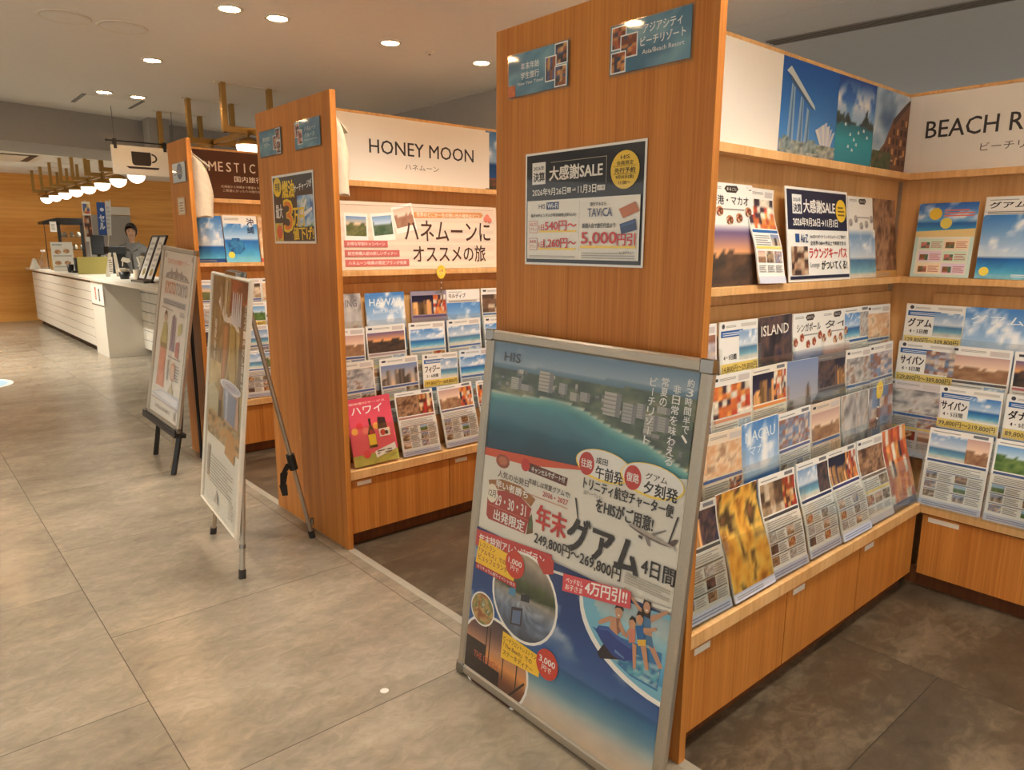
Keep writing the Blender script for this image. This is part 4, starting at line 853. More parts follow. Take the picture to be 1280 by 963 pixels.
def art_page(kind, ph='sea', ph2='city', seed=0, band=(40,96,160), title='', tc=(40,36,36), acc=(246,214,110), sub='', price='', w=PAGE_W, h=PAGE_H, bg=WHT):
    a = Art(w, h, bg, .004, strips=36); S = lambda u: u*w; T = lambda v: v*h
    R = np.random.default_rng(seed+100); pf = PH_[ph](seed); qf = PH_[ph2](seed+9)
    if kind == 'price':
        a.disc(S(.10),T(.955),S(.035),(70,70,80)); a.lines(S(.16),T(.94),S(.42),T(.965),2,GRY); a.rect(S(.55),T(.935),S(.95),T(.97),(206,200,190))
        a.rect(S(.04),T(.845),S(.60),T(.91),band); a.lines(S(.08),T(.86),S(.55),T(.90),2,(226,232,238))
        a.img(S(.50),T(.60),S(.98),T(.90),pf,14,10); a.text(title,S(.06),T(.70),S(.47),T(.81),tc,.9); a.text(sub or '4・5日間',S(.10),T(.615),S(.42),T(.67),tc,.7)
        a.rect(S(.02),T(.47),S(.98),T(.58),acc); a.text(price or '129,800円〜309,800円',S(.05),T(.49),S(.95),T(.56),(80,60,20),.6)
        a.rect(S(.02),T(.40),S(.98),T(.455),band); 
        for j in range(2):
            for i in range(3): a.img(S(.04+.32*i),T(.07+.17*j),S(.20+.32*i),T(.21+.17*j),THUMB(seed+3*i+j),5,5); a.lines(S(.22+.32*i),T(.08+.17*j),S(.33+.32*i),T(.20+.17*j),4,GRY); 
    elif kind == 'cover':
        a.img(0,0,w,h,pf,18,24)
        if title: a.text(title,S(.10),T(.80),S(.90),T(.91),tc,.3)
        if sub: a.text(sub,S(.18),T(.66),S(.82),T(.75),tc)
        a.rect(0,0,w,T(.08),acc); a.lines(S(.06),T(.02),S(.7),T(.06),2,GRY)
    elif kind == 'grid':
        a.lines(S(.06),T(.955),S(.5),T(.98),1,GRY); a.rect(S(.7),T(.95),S(.93),T(.985),(120,120,124))
        a.img(S(.03),T(.62),S(.62),T(.93),pf,14,10); a.img(S(.62),T(.62),S(.97),T(.93),qf,9,10)
        if title: a.disc(S(.5),T(.78),S(.24),(240,234,228),T(.085)); a.text(title,S(.32),T(.755),S(.68),T(.805),tc,.6)
        a.rect(S(.03),T(.575),S(.97),T(.605),band); a.lines(S(.06),T(.48),S(.9),T(.56),4,GRY)
        for j in range(3):
            for i in range(2):
                x = .05+.48*i; y = .12+.12*j; a.img(S(x),T(y),S(x+.19),T(y+.085),THUMB(seed+2*i+j),5,4); a.lines(S(x+.21),T(y),S(x+.42),T(y+.085),4,GRY)
            a.rect(S(.04),T(.215+.12*j),S(.96),T(.224+.12*j),band)
        a.rect(0,0,w,T(.085),(196,200,216)); a.lines(S(.05),T(.02),S(.95),T(.07),2,(128,136,164),.5)
    elif kind == 'news':
        a.rect(S(.06),T(.94),S(.16),T(.97),(60,60,70)); a.lines(S(.2),T(.94),S(.6),T(.97),2,GRY); a.rect(S(.66),T(.91),S(.95),T(.97),(206,196,190))
        a.img(S(.03),T(.58),S(.97),T(.89),pf,18,10)
        if title: a.rect(S(.08),T(.66),S(.66),T(.79),(240,236,228)); a.text(title,S(.11),T(.675),S(.63),T(.775),tc,.7)
        a.rect(S(.03),T(.535),S(.97),T(.565),band); a.lines(S(.05),T(.40),S(.6),T(.52),5,GRY); a.img(S(.64),T(.40),S(.96),T(.52),qf,7,5); a.rect(S(.03),T(.365),S(.97),T(.39),acc)
        for i in range(3): a.img(S(.05+.31*i),T(.22),S(.32+.31*i),T(.34),THUMB(seed+i),6,5); a.lines(S(.05+.31*i),T(.12),S(.3+.31*i),T(.20),4,GRY)
        a.rect(0,0,w,T(.075),(206,208,220))
    elif kind == 'white':
        a.lines(S(.06),T(.94),S(.34),T(.97),2,GRY); a.poly([(S(.40),T(.945)),(S(.44),T(.975)),(S(.66),T(.98)),(S(.70),T(.95)),(S(.64),T(.91)),(S(.45),T(.91))],(60,44,36)); a.text('まるごと',S(.45),T(.93),S(.65),T(.96),WHT,.4)
        a.text(title,S(.12),T(.79),S(.90),T(.88),tc,.7); a.lines(S(.22),T(.74),S(.8),T(.77),1,GRY)
        for k in range(5): a.disc_img(S(.08+.20*k),T(.68+.05*math.sin(k*2)),S(.075),qf,T(.05),10)
        a.img(S(.0),T(.0),S(1),T(.52),pf,16,14); a.img(S(.0),T(.52),S(1),T(.60),lambda U,V: mixc(pf(U,V*0+1),np.array(WHT,float),V),14,4)
    elif kind == 'sky':
        a.rect(0,T(.86),w,h,WHT); a.lines(S(.06),T(.955),S(.45),T(.975),1,GRY); a.text(title,S(.06),T(.86),S(.56),T(.935),tc,1); a.text(sub,S(.62),T(.87),S(.96),T(.93),tc,.4)
        a.rect(0,T(.805),w,T(.835),(226,220,210)); a.lines(S(.05),T(.79),S(.9),T(.83),2,(110,104,100)); a.img(0,0,w,T(.78),pf,18,22); a.disc(S(.12),T(.09),S(.07),(246,220,90)); a.lines(S(.5),T(.03),S(.94),T(.07),2,(226,232,238))
    return a
def droop(amp, roll=0.0, top=0.0):
    def f(v):
        v = v.copy(); t = v[:,1]/PAGE_H; v[:,2] += amp*np.clip(1-t,0,1)**2.2*1.6+amp*.6*np.sin(t*6.0)*np.clip(t*2,0,1)-top*np.clip(t-.6,0,1)**2; return v
    return f
ORD = ['first','second','third','fourth','fifth','sixth','seventh','eighth']
TN = ['top','second','third','bottom']
BR_RNG = random.Random(11)
def put_page(fr, art, label, group, n=.006, roll=None, bend=None, name='brochure', cat='brochure'):
    roll = BR_RNG.uniform(-.018,.018) if roll is None else roll
    o = art.build(name, M['print'], None, fr @ Matrix.Translation((0,.001,n)) @ Matrix.Rotation(roll,4,'Z'), bend)
    return tag(o, label, cat, group)
# (x of the left edge, look, art arguments, extra) per row; rows from top to bottom
NEAR = [
 [(1.585,'pale catalogue',dict(kind='news',ph='mosaic',seed=1)),(1.807,'white blue-banded price flyer',dict(kind='price',ph='sea',band=(30,90,160),seed=2,title='',price='14,800円〜29,800円')),(2.017,'navy night-view island catalogue',dict(kind='cover',ph='dark',seed=3,title='ISLAND',tc=(230,224,214),acc=(60,64,84))),
  (2.228,'white Singapore guide with towers',dict(kind='white',ph='city',ph2='food',seed=4,title='シンガポール')),(2.425,'white Thailand guide with round pictures',dict(kind='white',ph='temple',ph2='food',seed=5,title='タイ')),(2.590,'blue and grey sea flyer',dict(kind='grid',ph='sea2',ph2='grey',seed=6)),(2.775,'orange patterned catalogue',dict(kind='news',ph='peach',ph2='fest',seed=7,acc=(226,170,90)))],
 [(1.520,'white catalogue',dict(kind='news',ph='city',seed=8)),(1.728,'red festival picture flyer',dict(kind='news',ph='fest',ph2='sea',seed=9,band=(226,150,120))),(1.937,'navy and orange lantern night flyer',dict(kind='grid',ph='night',ph2='fest',seed=10,band=(226,140,70),bg=(236,226,210))),
  (2.140,'grey high-rise magazine',dict(kind='cover',ph='city',seed=11,acc=(190,150,110))),(2.345,'dark city flyer',dict(kind='grid',ph='dark',ph2='night',seed=12,band=(90,84,90),bg=(120,114,112))),(2.550,'silvery grey flyer',dict(kind='news',ph='grey',ph2='grey',seed=13)),(2.752,'grey map-like flyer',dict(kind='news',ph='mosaic',ph2='grey',seed=14))],
 [(1.455,'peach catalogue',dict(kind='cover',ph='peach',seed=15)),(1.630,'peach lantern-street catalogue',dict(kind='news',ph='peach',ph2='fest',seed=16,bg=(232,214,190),acc=(226,180,120))),(1.838,'blue sky magazine reading MACAU',dict(kind='cover',ph='sea2',seed=17,title='MACAU',sub='マカオ',tc=(226,236,242),acc=(214,190,140))),
  (2.042,'mosaic town-view catalogue',dict(kind='grid',ph='mosaic',ph2='mosaic',seed=18,band=(90,96,140))),(2.250,'terracotta roofs stack',dict(kind='news',ph='temple',ph2='peach',seed=19,bg=(226,206,186))),(2.468,'grey-brown street flyer',dict(kind='cover',ph='grey',seed=20,acc=(180,170,160))),(2.680,'dim grey flyer',dict(kind='cover',ph='mosaic',seed=21,acc=(170,160,156)))],
 [(1.420,'dark temple-night catalogue',dict(kind='grid',ph='night',ph2='dark',seed=22,band=(80,76,70),bg=(206,202,190))),(1.632,'orange savanna tree catalogue',dict(kind='cover',ph='savanna',seed=23,tc=(60,30,20),acc=(206,206,220))),(1.842,'white table-grid hotel catalogue',dict(kind='grid',ph='room',ph2='food',seed=24,band=(70,66,70))),
  (2.062,'navy seaside price-list flyer',dict(kind='grid',ph='sea',ph2='dark',seed=25,band=(40,50,90))),(2.268,'blue and red market flyer',dict(kind='grid',ph='night',ph2='fest',seed=26,band=(60,60,110))),(2.478,'brown bazaar flyer',dict(kind='news',ph='brown',ph2='room',seed=27,band=(110,76,56))),(2.688,'dark red bazaar flyer',dict(kind='cover',ph='fest',seed=28,acc=(70,70,100)))]]
for t, row in enumerate(NEAR):
    for k, (x, look, kw) in enumerate(row):
        b = droop([.002,.003,.003,.010][t]*(1.4 if k % 3 == 1 else .8))
        put_page(tier_frame(Y1, t, x), art_page(**kw), '%s, %s from the aisle, %s tier under the city photos' % (look, ORD[k], TN[t]), 'brochures under the city photos', bend=b)
BEACH = [
 [(1.124,'white Guam price flyer with yellow strip',dict(kind='price',ph='sea',seed=30,title='グアム',sub='4・5日間')),(.915,'blue cliff-and-sea Guam flyer',dict(kind='cover',ph='sea2',seed=31,title='グアム',tc=(236,240,244),acc=(226,220,210)))],
 [(1.128,'Saipan price flyer with a town picture',dict(kind='price',ph='mosaic',seed=32,title='サイパン',sub='4・5日間')),(.950,'white flyer with an arcade picture',dict(kind='news',ph='temple',ph2='sea',seed=33,band=(60,56,60))),(.738,'white flyer with a dusk mountain',dict(kind='news',ph='dusk',ph2='land',seed=34,band=(200,110,120)))],
 [(1.150,'pale reflective flyer',dict(kind='news',ph='grey',ph2='mosaic',seed=35,bg=(214,206,204))),(.955,'Saipan price flyer with a palm beach',dict(kind='price',ph='sea2',seed=36,title='サイパン',price='99,800円〜219,800円')),(.738,'Da Nang price flyer',dict(kind='price',ph='green',seed=37,title='ダナン',price='89,800円〜159,800円'))],
 [(.955,'white grid flyer with bay and temples',dict(kind='grid',ph='sea',ph2='temple',seed=38,band=(70,90,130),title='')),(.738,'white grid flyer with green islands',dict(kind='grid',ph='green',ph2='room',seed=39,band=(70,90,130)))]]
for t, row in enumerate(BEACH):
    for k, (y, look, kw) in enumerate(row):
        put_page(tier_frame_x(t, y), art_page(**kw), '%s, %s from corner, %s tier under the BEACH sign' % (look, ORD[k], TN[t]), 'brochures under the BEACH sign', roll=BR_RNG.uniform(-.006,.006), bend=droop(.002))
HONEY = [
 [(1.412,'pale wedding magazine',dict(kind='cover',ph='grey',seed=40,title='WEDDING',tc=(110,110,116))),(1.640,'blue magazine reading HAWAII',dict(kind='cover',ph='sea2',seed=41,title='HAWAII',sub='Resort Wedding',tc=(232,238,240),acc=(40,100,140))),(1.880,'violet and red collage flyer',dict(kind='grid',ph='night',ph2='fest',seed=42,band=(90,70,110),bg=(150,140,160))),(2.088,'white Maldives magazine with blue sea',dict(kind='sky',ph='sea2',seed=43,title='モルディブ',sub='')),(2.306,'brown beach-house flyer',dict(kind='news',ph='room',ph2='sea',seed=44))],
 [(1.398,'white flyer with a brown bay view',dict(kind='news',ph='temple',ph2='city',seed=45)),(1.618,'white flyer with pier huts',dict(kind='news',ph='dusk',ph2='sea',seed=46,band=(170,150,160))),(1.842,'white flyer with turquoise sea pictures',dict(kind='news',ph='sea2',ph2='food',seed=47,band=(110,160,200))),(2.068,'white flyer with sea and red lettering',dict(kind='news',ph='sea',ph2='sea2',seed=48,tc=(206,60,50),band=(60,110,170))),(2.296,'pale blue flyer',dict(kind='news',ph='sea2',seed=49))],
 [(1.425,'beige flyer with a grey shore',dict(kind='news',ph='grey',ph2='land',seed=50,bg=(232,224,210))),(1.660,'white flyer with a grey harbour city',dict(kind='news',ph='city',ph2='room',seed=51)),(1.885,'Fiji price flyer',dict(kind='price',ph='sea',ph2='sea2',seed=52,title='フィジー',sub='5・6日間',price='199,800円〜369,800円')),(2.105,'white leaflet fading to pale blue',dict(kind='news',ph='sea2',ph2='sea2',seed=53,acc=(200,220,236),bg=(226,234,240)))],
 [(1.448,'pink Hawaii flyer with bottles',None),(1.695,'white grid flyer with dark red pictures',dict(kind='grid',ph='brown',ph2='food',seed=55,band=(170,120,110),tc=(120,90,70))),(1.936,'white grid flyer with mauve pictures',dict(kind='grid',ph='temple',ph2='fest',seed=56,band=(110,100,120))),(2.165,'white flyer with a red picture',dict(kind='grid',ph='fest',ph2='food',seed=57,band=(120,90,90)))]]
def art_pink():
    w, h = .225, PAGE_H; a = Art(w, h, (226,84,104), .004, strips=36); S = lambda u: u*w; T = lambda v: v*h
    a.img(0,0,w,T(.16),P_mix([(150,170,70),(200,180,90),(120,140,60)],4,3),8,4); a.text('現地受付サービス',S(.08),T(.905),S(.88),T(.94),(250,226,214),.5); a.text('ハワイ',S(.12),T(.76),S(.80),T(.88),(250,240,236),.6)
    for k in range(7): a.disc(S(.12+.12*k),T(.52+.07*math.sin(k*1.7)),S(.07),[(240,170,80),(226,60,70),(236,120,110),(170,40,60)][k % 4],T(.05))
    a.poly([(S(.38),T(.24)),(S(.56),T(.24)),(S(.55),T(.46)),(S(.50),T(.58)),(S(.50),T(.68)),(S(.45),T(.68)),(S(.45),T(.58)),(S(.39),T(.46))],(60,50,30)); a.rect(S(.39),T(.28),S(.55),T(.44),(236,196,60))
    a.poly([(S(.62),T(.50)),(S(.84),T(.50)),(S(.82),T(.66)),(S(.66),T(.68))],(70,44,40)); a.rect(S(.64),T(.38),S(.88),T(.50),(236,226,210)); a.disc(S(.72),T(.44),S(.06),(206,60,60)); a.disc(S(.80),T(.43),S(.04),(60,60,60))
    a.poly([(S(.50),T(.08)),(S(.96),T(.16)),(S(.95),T(.26)),(S(.48),T(.18))],(240,236,226)); a.lines(S(.53),T(.13),S(.86),T(.20),2,(60,56,54),.5); a.disc(S(.30),T(.16),S(.08),(226,60,80)); return a
for t, row in enumerate(HONEY):
    for k, (x, look, kw) in enumerate(row):
        put_page(tier_frame(Y2, t, x), art_page(**kw) if kw else art_pink(), '%s, %s from the aisle, %s tier under HONEY MOON' % (look, ORD[k], TN[t]), 'brochures under the HONEY MOON sign', bend=droop([.002,.002,.003,.006][t]))
DOM = [
 [(1.440,'white spring-tour flyer',dict(kind='news',ph='land',seed=60)),(1.650,'white hot-spring flyer',dict(kind='news',ph='room',seed=61)),(1.860,'white and orange flyer',dict(kind='news',ph='peach',ph2='fest',seed=62,band=(226,160,90)))],
 [(1.440,'white map flyer',dict(kind='news',ph='grey',seed=63)),(1.650,'white railway flyer',dict(kind='price',ph='green',seed=64)),(1.860,'white flyer with bold black heading',dict(kind='white',ph='grey',ph2='land',seed=65))],
 [(1.440,'white flyer with black blocks',dict(kind='grid',ph='dark',ph2='grey',seed=66,band=(60,60,64))),(1.650,'white coast flyer',dict(kind='news',ph='sea',seed=67)),(1.860,'grey and orange sunset flyer',dict(kind='cover',ph='dusk',seed=68))],
 [(1.440,'white flyer with small photos',dict(kind='grid',ph='grey',ph2='land',seed=69)),(1.650,'white island flyer',dict(kind='grid',ph='sea',ph2='land',seed=70)),(1.860,'autumn leaves flyer with yellow strip',dict(kind='grid',ph='sea',ph2='peach',seed=71,band=(236,190,70)))]]
for t, row in enumerate(DOM):
    for k, (x, look, kw) in enumerate(row):
        put_page(tier_frame(Y3, t, x), art_page(**kw), '%s, %s from the aisle, %s tier under the brown sign' % (look, ORD[k], TN[t]), 'brochures under the brown sign', bend=droop(.002))
# magazines leaning on the upper shelves
def shelf_frame(yr, x, z=1.1905, lean=.13, d=.222): return frame_matrix((x, yr+d, z), (1,0,0), (0,math.sin(lean),math.cos(lean)))
def shelf_frame_x(y, z=1.1905, lean=.10): return frame_matrix((XB-.052, y, z), (0,-1,0), (math.sin(lean),0,math.cos(lean)))
G = 'magazines on the upper shelves'
put_page(shelf_frame(Y1,1.50), art_page('cover','dark',seed=80,w=.215,h=.285,acc=(40,40,70)), 'dark magazine edge beside the near oak panel on the upper shelf', G, 0, 0)
put_page(shelf_frame(Y1,1.735), art_page('white','dusk','food',81,title='香港・マカオ',w=.245,h=.290), 'white Hong Kong and Macau magazine with a harbour sunset', G, 0, .0)
put_page(shelf_frame(Y1,1.945,d=.222), art_page('news','fest','city',82,w=.150,h=.285), 'curling white leaflet between the Hong Kong magazine and the sale card', G, .006, -.02, droop(.016))
def art_lounge():
    a = Art(.42,.298,(240,236,228),.003); N_ = (30,34,60); a.rect(.008,.165,.412,.290,N_); a.rect(.04,.215,.10,.275,(238,236,230)); a.text('2026年',.046,.252,.094,.266,N_,.4); a.text('決算',.045,.220,.095,.246,N_,1); a.text('大感謝SALE',.11,.220,.325,.262,(238,234,226),1)
    a.text('2026年9月26日→11月3日',.04,.176,.340,.204,(238,234,226),.8); a.disc(.368,.232,.038,(240,196,60)); a.lines(.345,.215,.392,.252,3,(120,90,30))
    a.rect(.05,.125,.075,.152,(40,80,140)); a.text('AirZ',.082,.125,.130,.150,(50,70,110),.7); a.text('AirZからダイナミックパッケージご予約で',.145,.138,.395,.150,(50,50,60),.5); a.text('全世界1300ヶ所以上で利用できる',.145,.116,.395,.130,(50,50,60),.7)
    a.text('ラウンジキーパス',.135,.074,.400,.108,(206,60,44),1); a.text('がついてくる!',.215,.036,.400,.066,(50,46,44),.9); a.text('Lounge',.140,.040,.200,.062,(120,120,124)); a.img(.02,.022,.125,.112,P_mosaic([(110,70,50),(180,140,110),(70,50,44),(206,180,150)],5,5,6),10,8); a.rect(.008,.008,.412,.018,N_); return a
put_page(shelf_frame(Y1,2.145,d=.212), art_lounge(), 'wide sale card with navy top and orange lounge pass line', G, .004, 0, None, 'sale_card', 'sale card')
put_page(shelf_frame(Y1,2.60), art_page('white','sea','grey',83,title='',w=.21,h=.290), 'pale magazine with an opera house roof, beside the sale card', G, 0, 0)
put_page(shelf_frame(Y1,2.80), art_page('cover','brown',seed=84,w=.20,h=.290,acc=(200,150,80)), 'brown collage magazine in the corner of the upper shelf', G, 0, 0)
def art_flyer():
    a = Art(.200,.275,(206,226,214),.003); a.img(0,.15,.2,.275,P_sea(86,.45,(40,90,160),(90,180,210),(236,206,140),((120,180,220),(50,100,180))),14,10); a.lines(.09,.225,.19,.255,3,(240,120,90)); a.disc(.06,.235,.022,(240,200,70)); a.disc(.10,.20,.020,(240,214,100)); a.poly([(.0,.17),(.2,.18),(.2,.15),(0,.15)],(236,206,140)); a.rect(.012,.01,.188,.150,(240,232,214))
    for j in range(3):
        for i in range(2): a.rect(.02+.085*i,.014+.045*j,.10+.085*i,.052+.045*j,[(250,226,190),(236,214,226),(214,232,206)][(i+j) % 3]); a.img(.025+.085*i,.018+.045*j,.055+.085*i,.040+.045*j,P_mosaic([(150,100,60),(206,120,110),(90,120,90)],3,3,i+j),4,3); a.lines(.06+.085*i,.02+.045*j,.097+.085*i,.045+.045*j,4,(200,120,110))
    return a
put_page(shelf_frame_x(1.118), art_flyer(), 'colourful winter flyer with boxes, next to the Guam magazine', G, 0, 0)
put_page(shelf_frame_x(.898), art_page('sky','cloud',seed=87,title='グアム',sub='サイパン・パラオ',w=.225,h=.290), 'Guam magazine with a wide blue lagoon on the upper shelf', G, 0, 0)
put_page(shelf_frame(Y3,1.452), art_page('cover','cloud',seed=88,tc=(226,232,240),acc=(30,70,130),w=.190,h=.285), 'navy magazine with a white ship beside the narrow panel', G, 0, 0)
def art_okinawa():
    a = Art(.215,.290,WHT,.004); a.img(0,0,.215,.24,P_sea(89,.62,(30,100,180),(90,180,216),(120,196,220),((190,216,236),(60,130,200))),16,16); a.lines(.01,.262,.10,.278,2,GRY); a.vtext('沖縄',.172,.278,.175,(40,60,90),.9); a.img(.02,.05,.12,.15,P_mix([(30,90,160),(60,140,190),(24,70,130)],3,4),8,8,lambda x,y:(x-.07)**2+(y-.10)**2<.048**2); a.disc(.035,.045,.020,(246,220,80)); return a
put_page(shelf_frame(Y3,1.648), art_okinawa(), 'Okinawa magazine with a blue sea cover', G, 0, 0)
put_page(shelf_frame(Y3,1.872), art_page('cover','peach',seed=90,w=.20,h=.285,acc=(206,80,70)), 'red-edged magazine after the Okinawa magazine', G, 0, 0)
def art_banner():
    a = Art(.90,.300,(236,214,190),.003); a.img(0,0,.88,.3,lambda U,V: np.array((238,216,194.))*(.965+.05*((V*14).astype(int) % 2))[...,None],20,28)
    for x,y,t,p in ((.045,.150,-.02,P_land(91)),(.185,.150,.10,P_land(92,((200,214,230),(120,160,200)),(50,80,50),(120,130,110))),(.305,.185,.22,P_land(93,((240,220,200),(220,190,170)),(150,100,80),(190,150,120)))):
        c, s = math.cos(t), math.sin(t); Q = lambda u, v: (x+u*c-v*s, y+u*s+v*c)
        a.poly([Q(-.008,-.025),Q(.108,-.025),Q(.108,.098),Q(-.008,.098)],(246,240,230)); z = a.n; a.img(x,y,x+.10,y+.085,p,9,8)
        v = a.V[-1]; u0 = v[:,0]-x; v0 = v[:,1]-y; v[:,0] = x+u0*c-v0*s; v[:,1] = y+u0*s+v0*c
    a.rect(.0,.284,.88,.2855,(150,120,90))
    a.poly([(.40,.235),(.80,.245),(.815,.258),(.80,.272),(.40,.262)],(226,158,100)); a.text('世界のどこか一生の想い出の場所はどこ?',.415,.242,.79,.262,(250,236,220),.4)
    a.text('ハネムーンに',.345,.130,.855,.225,(84,54,44),.3); a.text('オススメの旅',.385,.030,.82,.110,(84,54,44),.3)
    for k, (t, e) in enumerate((('お得な早割キャンペーン',.25),('航空券購入前の新しいディナー',.31),('ハネムーン特典の限定プランが充実',.36))): a.rect(.03,.100-.042*k,e,.130-.042*k,(206,112,104)); a.text(t,.045,.107-.042*k,e-.015,.123-.042*k,(250,232,222),.4)
    for x,y in ((.84,.25),(.855,.235),(.83,.24)): a.disc(x,y,.014,(226,130,110))
    return a
put_page(shelf_frame(Y2,1.515,lean=.06), art_banner(), 'wide cream honeymoon banner card under the HONEY MOON sign', 'banner cards', 0, 0, None, 'banner_card', 'banner card')

# ------------------------------------------------------------------ clear acrylic pockets in front of the pages
def rack(rows, frame, label, loc, pw=PAGE_W):
    r = thing('brochure_rack', loc, label, 'brochure rack', 'clear acrylic brochure racks')
    for t, edges in enumerate(rows):
        mb = MB(); f = frame(t, 0)
        for e in edges:
            m = frame(t, e)
            def put(x0,x1,y0,y1,z0,z1):
                b = MB().box(x0,x1,y0,y1,z0,z1); mb.add([m @ Vector(v) for v in b.v], b.f)
            k = .026 if t == 3 else .0155
            put(-.001,pw+.001,-.003,.175,k,k+.0018)
            put(-.0030,-.0010,-.003,.22,.0,k); put(-.001,pw+.001,-.005,-.003,0,k)
        mb.build('pocket_row', M['acrylic'], r)
rack([[e[0] for e in R] for R in NEAR], lambda t, e: tier_frame(Y1,t,e), 'clear acrylic pockets under the city photos in the corner bay', (2.2,Y1+.2,.35))
rack([[e[0] for e in R] for R in BEACH], lambda t, e: tier_frame_x(t,e), 'clear acrylic pockets under the BEACH sign', (3.0,.6,.35))
rack([[e[0] for e in R] for R in HONEY], lambda t, e: tier_frame(Y2,t,e), 'clear acrylic pockets under the HONEY MOON sign', (2.0,Y2+.2,.35))
rack([[e[0] for e in R] for R in DOM], lambda t, e: tier_frame(Y3,t,e), 'clear acrylic pockets under the brown sign', (1.8,Y3+.2,.35))
# ------------------------------------------------------------------ small things around the racks
def pop_tag(x, y, z0, z1, label, oval=(.026,.032)):
    r = thing('price_tag', (x,y,z0), label, 'tag', 'yellow tags on the racks')
    a = Art(oval[0]*2, oval[1]*2, (236,208,90), .001); 
    b = MB(); n = 28; pr = [(oval[0]*math.cos(2*math.pi*k/n), oval[1]*math.sin(2*math.pi*k/n)) for k in range(n)]
    m = frame_matrix((x,y,z1), (1,0,0), (0,0,1)); b.prism(pr,'z',-.001,.001); b.build('tag_disc', M['yellow'], r, m)
    s = Art(.036,.030,(244,220,110),.0003); s.text('お得',.006,.014,.030,.028,(206,70,60),.6); s.text('プラン',.004,.002,.032,.011,(206,70,60),.5); s.build('tag_print', M['print'], r, m @ Matrix.Translation((-.018,-.015,.0016)))
    MB().tube([(x,y,z1-oval[1]),(x,y,z0)], .0012, 6).build('wire', M['chrome'], r)
    bd = MB()
    for q in (.35,.72): bd.lathe([(0,-.005),(.005,0),(0,.005)], (x,y,z0+(z1-oval[1]-z0)*q), 8)
    bd.build('bead', M['white'], r); MB().lathe([(0,-.010),(.011,-.004),(.012,.004),(0,.010)], (x,y,z0), 10).build('sucker', M['acrylic'], r)
pop_tag(2.035, Y2+.192, 1.075, 1.176, 'small yellow oval tag on a wire under the honeymoon banner')
pop_tag(2.655, Y1+.105, .655, .800, 'yellow oval tag on a beaded wire by the corner of the racks')
def hung_bag(yc, z0, z1, depth, wid, label, flat=False):
    x0 = XI+.002; r = thing('hanging_bag', (x0,yc,z0), label, 'bag', 'cloth bags hooked behind the end panels')
    mb = MB(); rows = 12; cols = 8; vs = []
    for j in range(rows+1):
        t = j/rows; z = z0+(z1-z0)*t; d = depth*(.35+.75*math.sin(min(1,1.25*(1-t)+.05)*1.9))*(1 if t < .88 else .45); w = wid*(1-.35*max(0,t-.75)/.25)
        for i in range(2*cols):
            a = math.pi*2*i/(2*cols); f = 1+.05*math.sin(5*a+3*t*4)
            vs.append((x0+d*.5+d*.5*math.cos(a)*f, yc+w/2*math.sin(a)*f, z+.006*math.sin(3*a)))
    n = 2*cols; fs = [(j*n+i,j*n+(i+1)%n,(j+1)*n+(i+1)%n,(j+1)*n+i) for j in range(rows) for i in range(n)]
    mb.add(vs, fs, 0, True); mb.add(vs[:n],[tuple(range(n))[::-1]]); mb.add(vs[-n:],[tuple(range(n))])
    mb.build('bag_body', M['bag'], r)
    mb = MB(); mb.add([(x0+.004,yc-wid*.42,z1-.01),(x0+depth*.9,yc-wid*.45,z1-.085),(x0+depth*.9,yc+wid*.2,z1-.085),(x0+.004,yc+wid*.2,z1-.01),(x0+.004,yc-wid*.42,z1-.016),(x0+depth*.88,yc-wid*.45,z1-.092),(x0+depth*.88,yc+wid*.2,z1-.092),(x0+.004,yc+wid*.2,z1-.016)],[(0,1,2,3),(7,6,5,4),(0,4,5,1),(1,5,6,2),(2,6,7,3),(3,7,4,0)]); mb.build('flap', M['bag'], r)
    MB().tube([(x0-.003,yc,z1+.02),(x0+.018,yc,z1+.02),(x0+.022,yc,z1-.02)], .003, 8).build('hook', M['white'], r)
hung_bag(2.775, 1.50, 1.835, .082, .13, 'cream cloth bag hooked behind the second oak panel')
hung_bag(4.49, 1.46, 1.830, .118, .15, 'cream cloth bag hooked behind the narrow panel beside the brown sign')
hung_bag(1.060, 1.525, 1.70, .060, .12, 'grey-white bag corner peeking out behind the near oak panel')

# ------------------------------------------------------------------ cup sign
r = thing('cafe_sign', (1.87,7.02,1.9), 'white hanging sign with a dark cup and saucer', 'sign')
x0, x1, z0, z1, y = 1.600, 2.075, 1.885, 2.125, 7.0
MB().box(x0,x1,y,y+.03,z0,z1).build('sign_panel', M['sign_white'], r, bevel=.002)
a = Art(x1-x0-.01, z1-z0-.01, (238,232,220), .0004); K = (56,46,42); w_ = x1-x0
a.poly([(.145,.190),(.300,.190),(.300,.105),(.296,.088),(.284,.076),(.165,.076),(.152,.086),(.147,.100)],K)
ring = [( .300+.050*math.cos(t), .142+.040*math.sin(t)) for t in np.linspace(1.45,-1.45,14)]; inn = [(.300+.036*math.cos(t), .142+.027*math.sin(t)) for t in np.linspace(-1.45,1.45,14)]
for k in range(13): a.poly([ring[k],ring[k+1],inn[12-k],inn[13-k]],K); a.n -= 1
a.n += 1
a.poly([(.095,.066),(.365,.066),(.350,.048),(.120,.048)],K)
a.build('cup_print', M['print'], r, on_face_y(y-.0005, x0+.005, z0+.005))
MB().tube([(x0-.03,y+.015,z1+.035),(x1+.05,y+.015,z1+.035)], .006, 10).build('rod', M['black'], r)
MB().lathe([(0,-.012),(.012,0),(0,.012)], (x0-.03,y+.015,z1+.035), 12).build('rod_knob', M['black'], r)
for x in (x0+.03, x1-.05): MB().box(x-.012,x+.012,y-.006,y+.036,z1-.03,z1+.05).build('clip', M['black'], r)
for x in (x0+.03, x1+.03): MB().tube([(x,y+.015,z1+.035),(x,y+.015,ZC)], .0025, 6).build('wire', M['cable'], r)

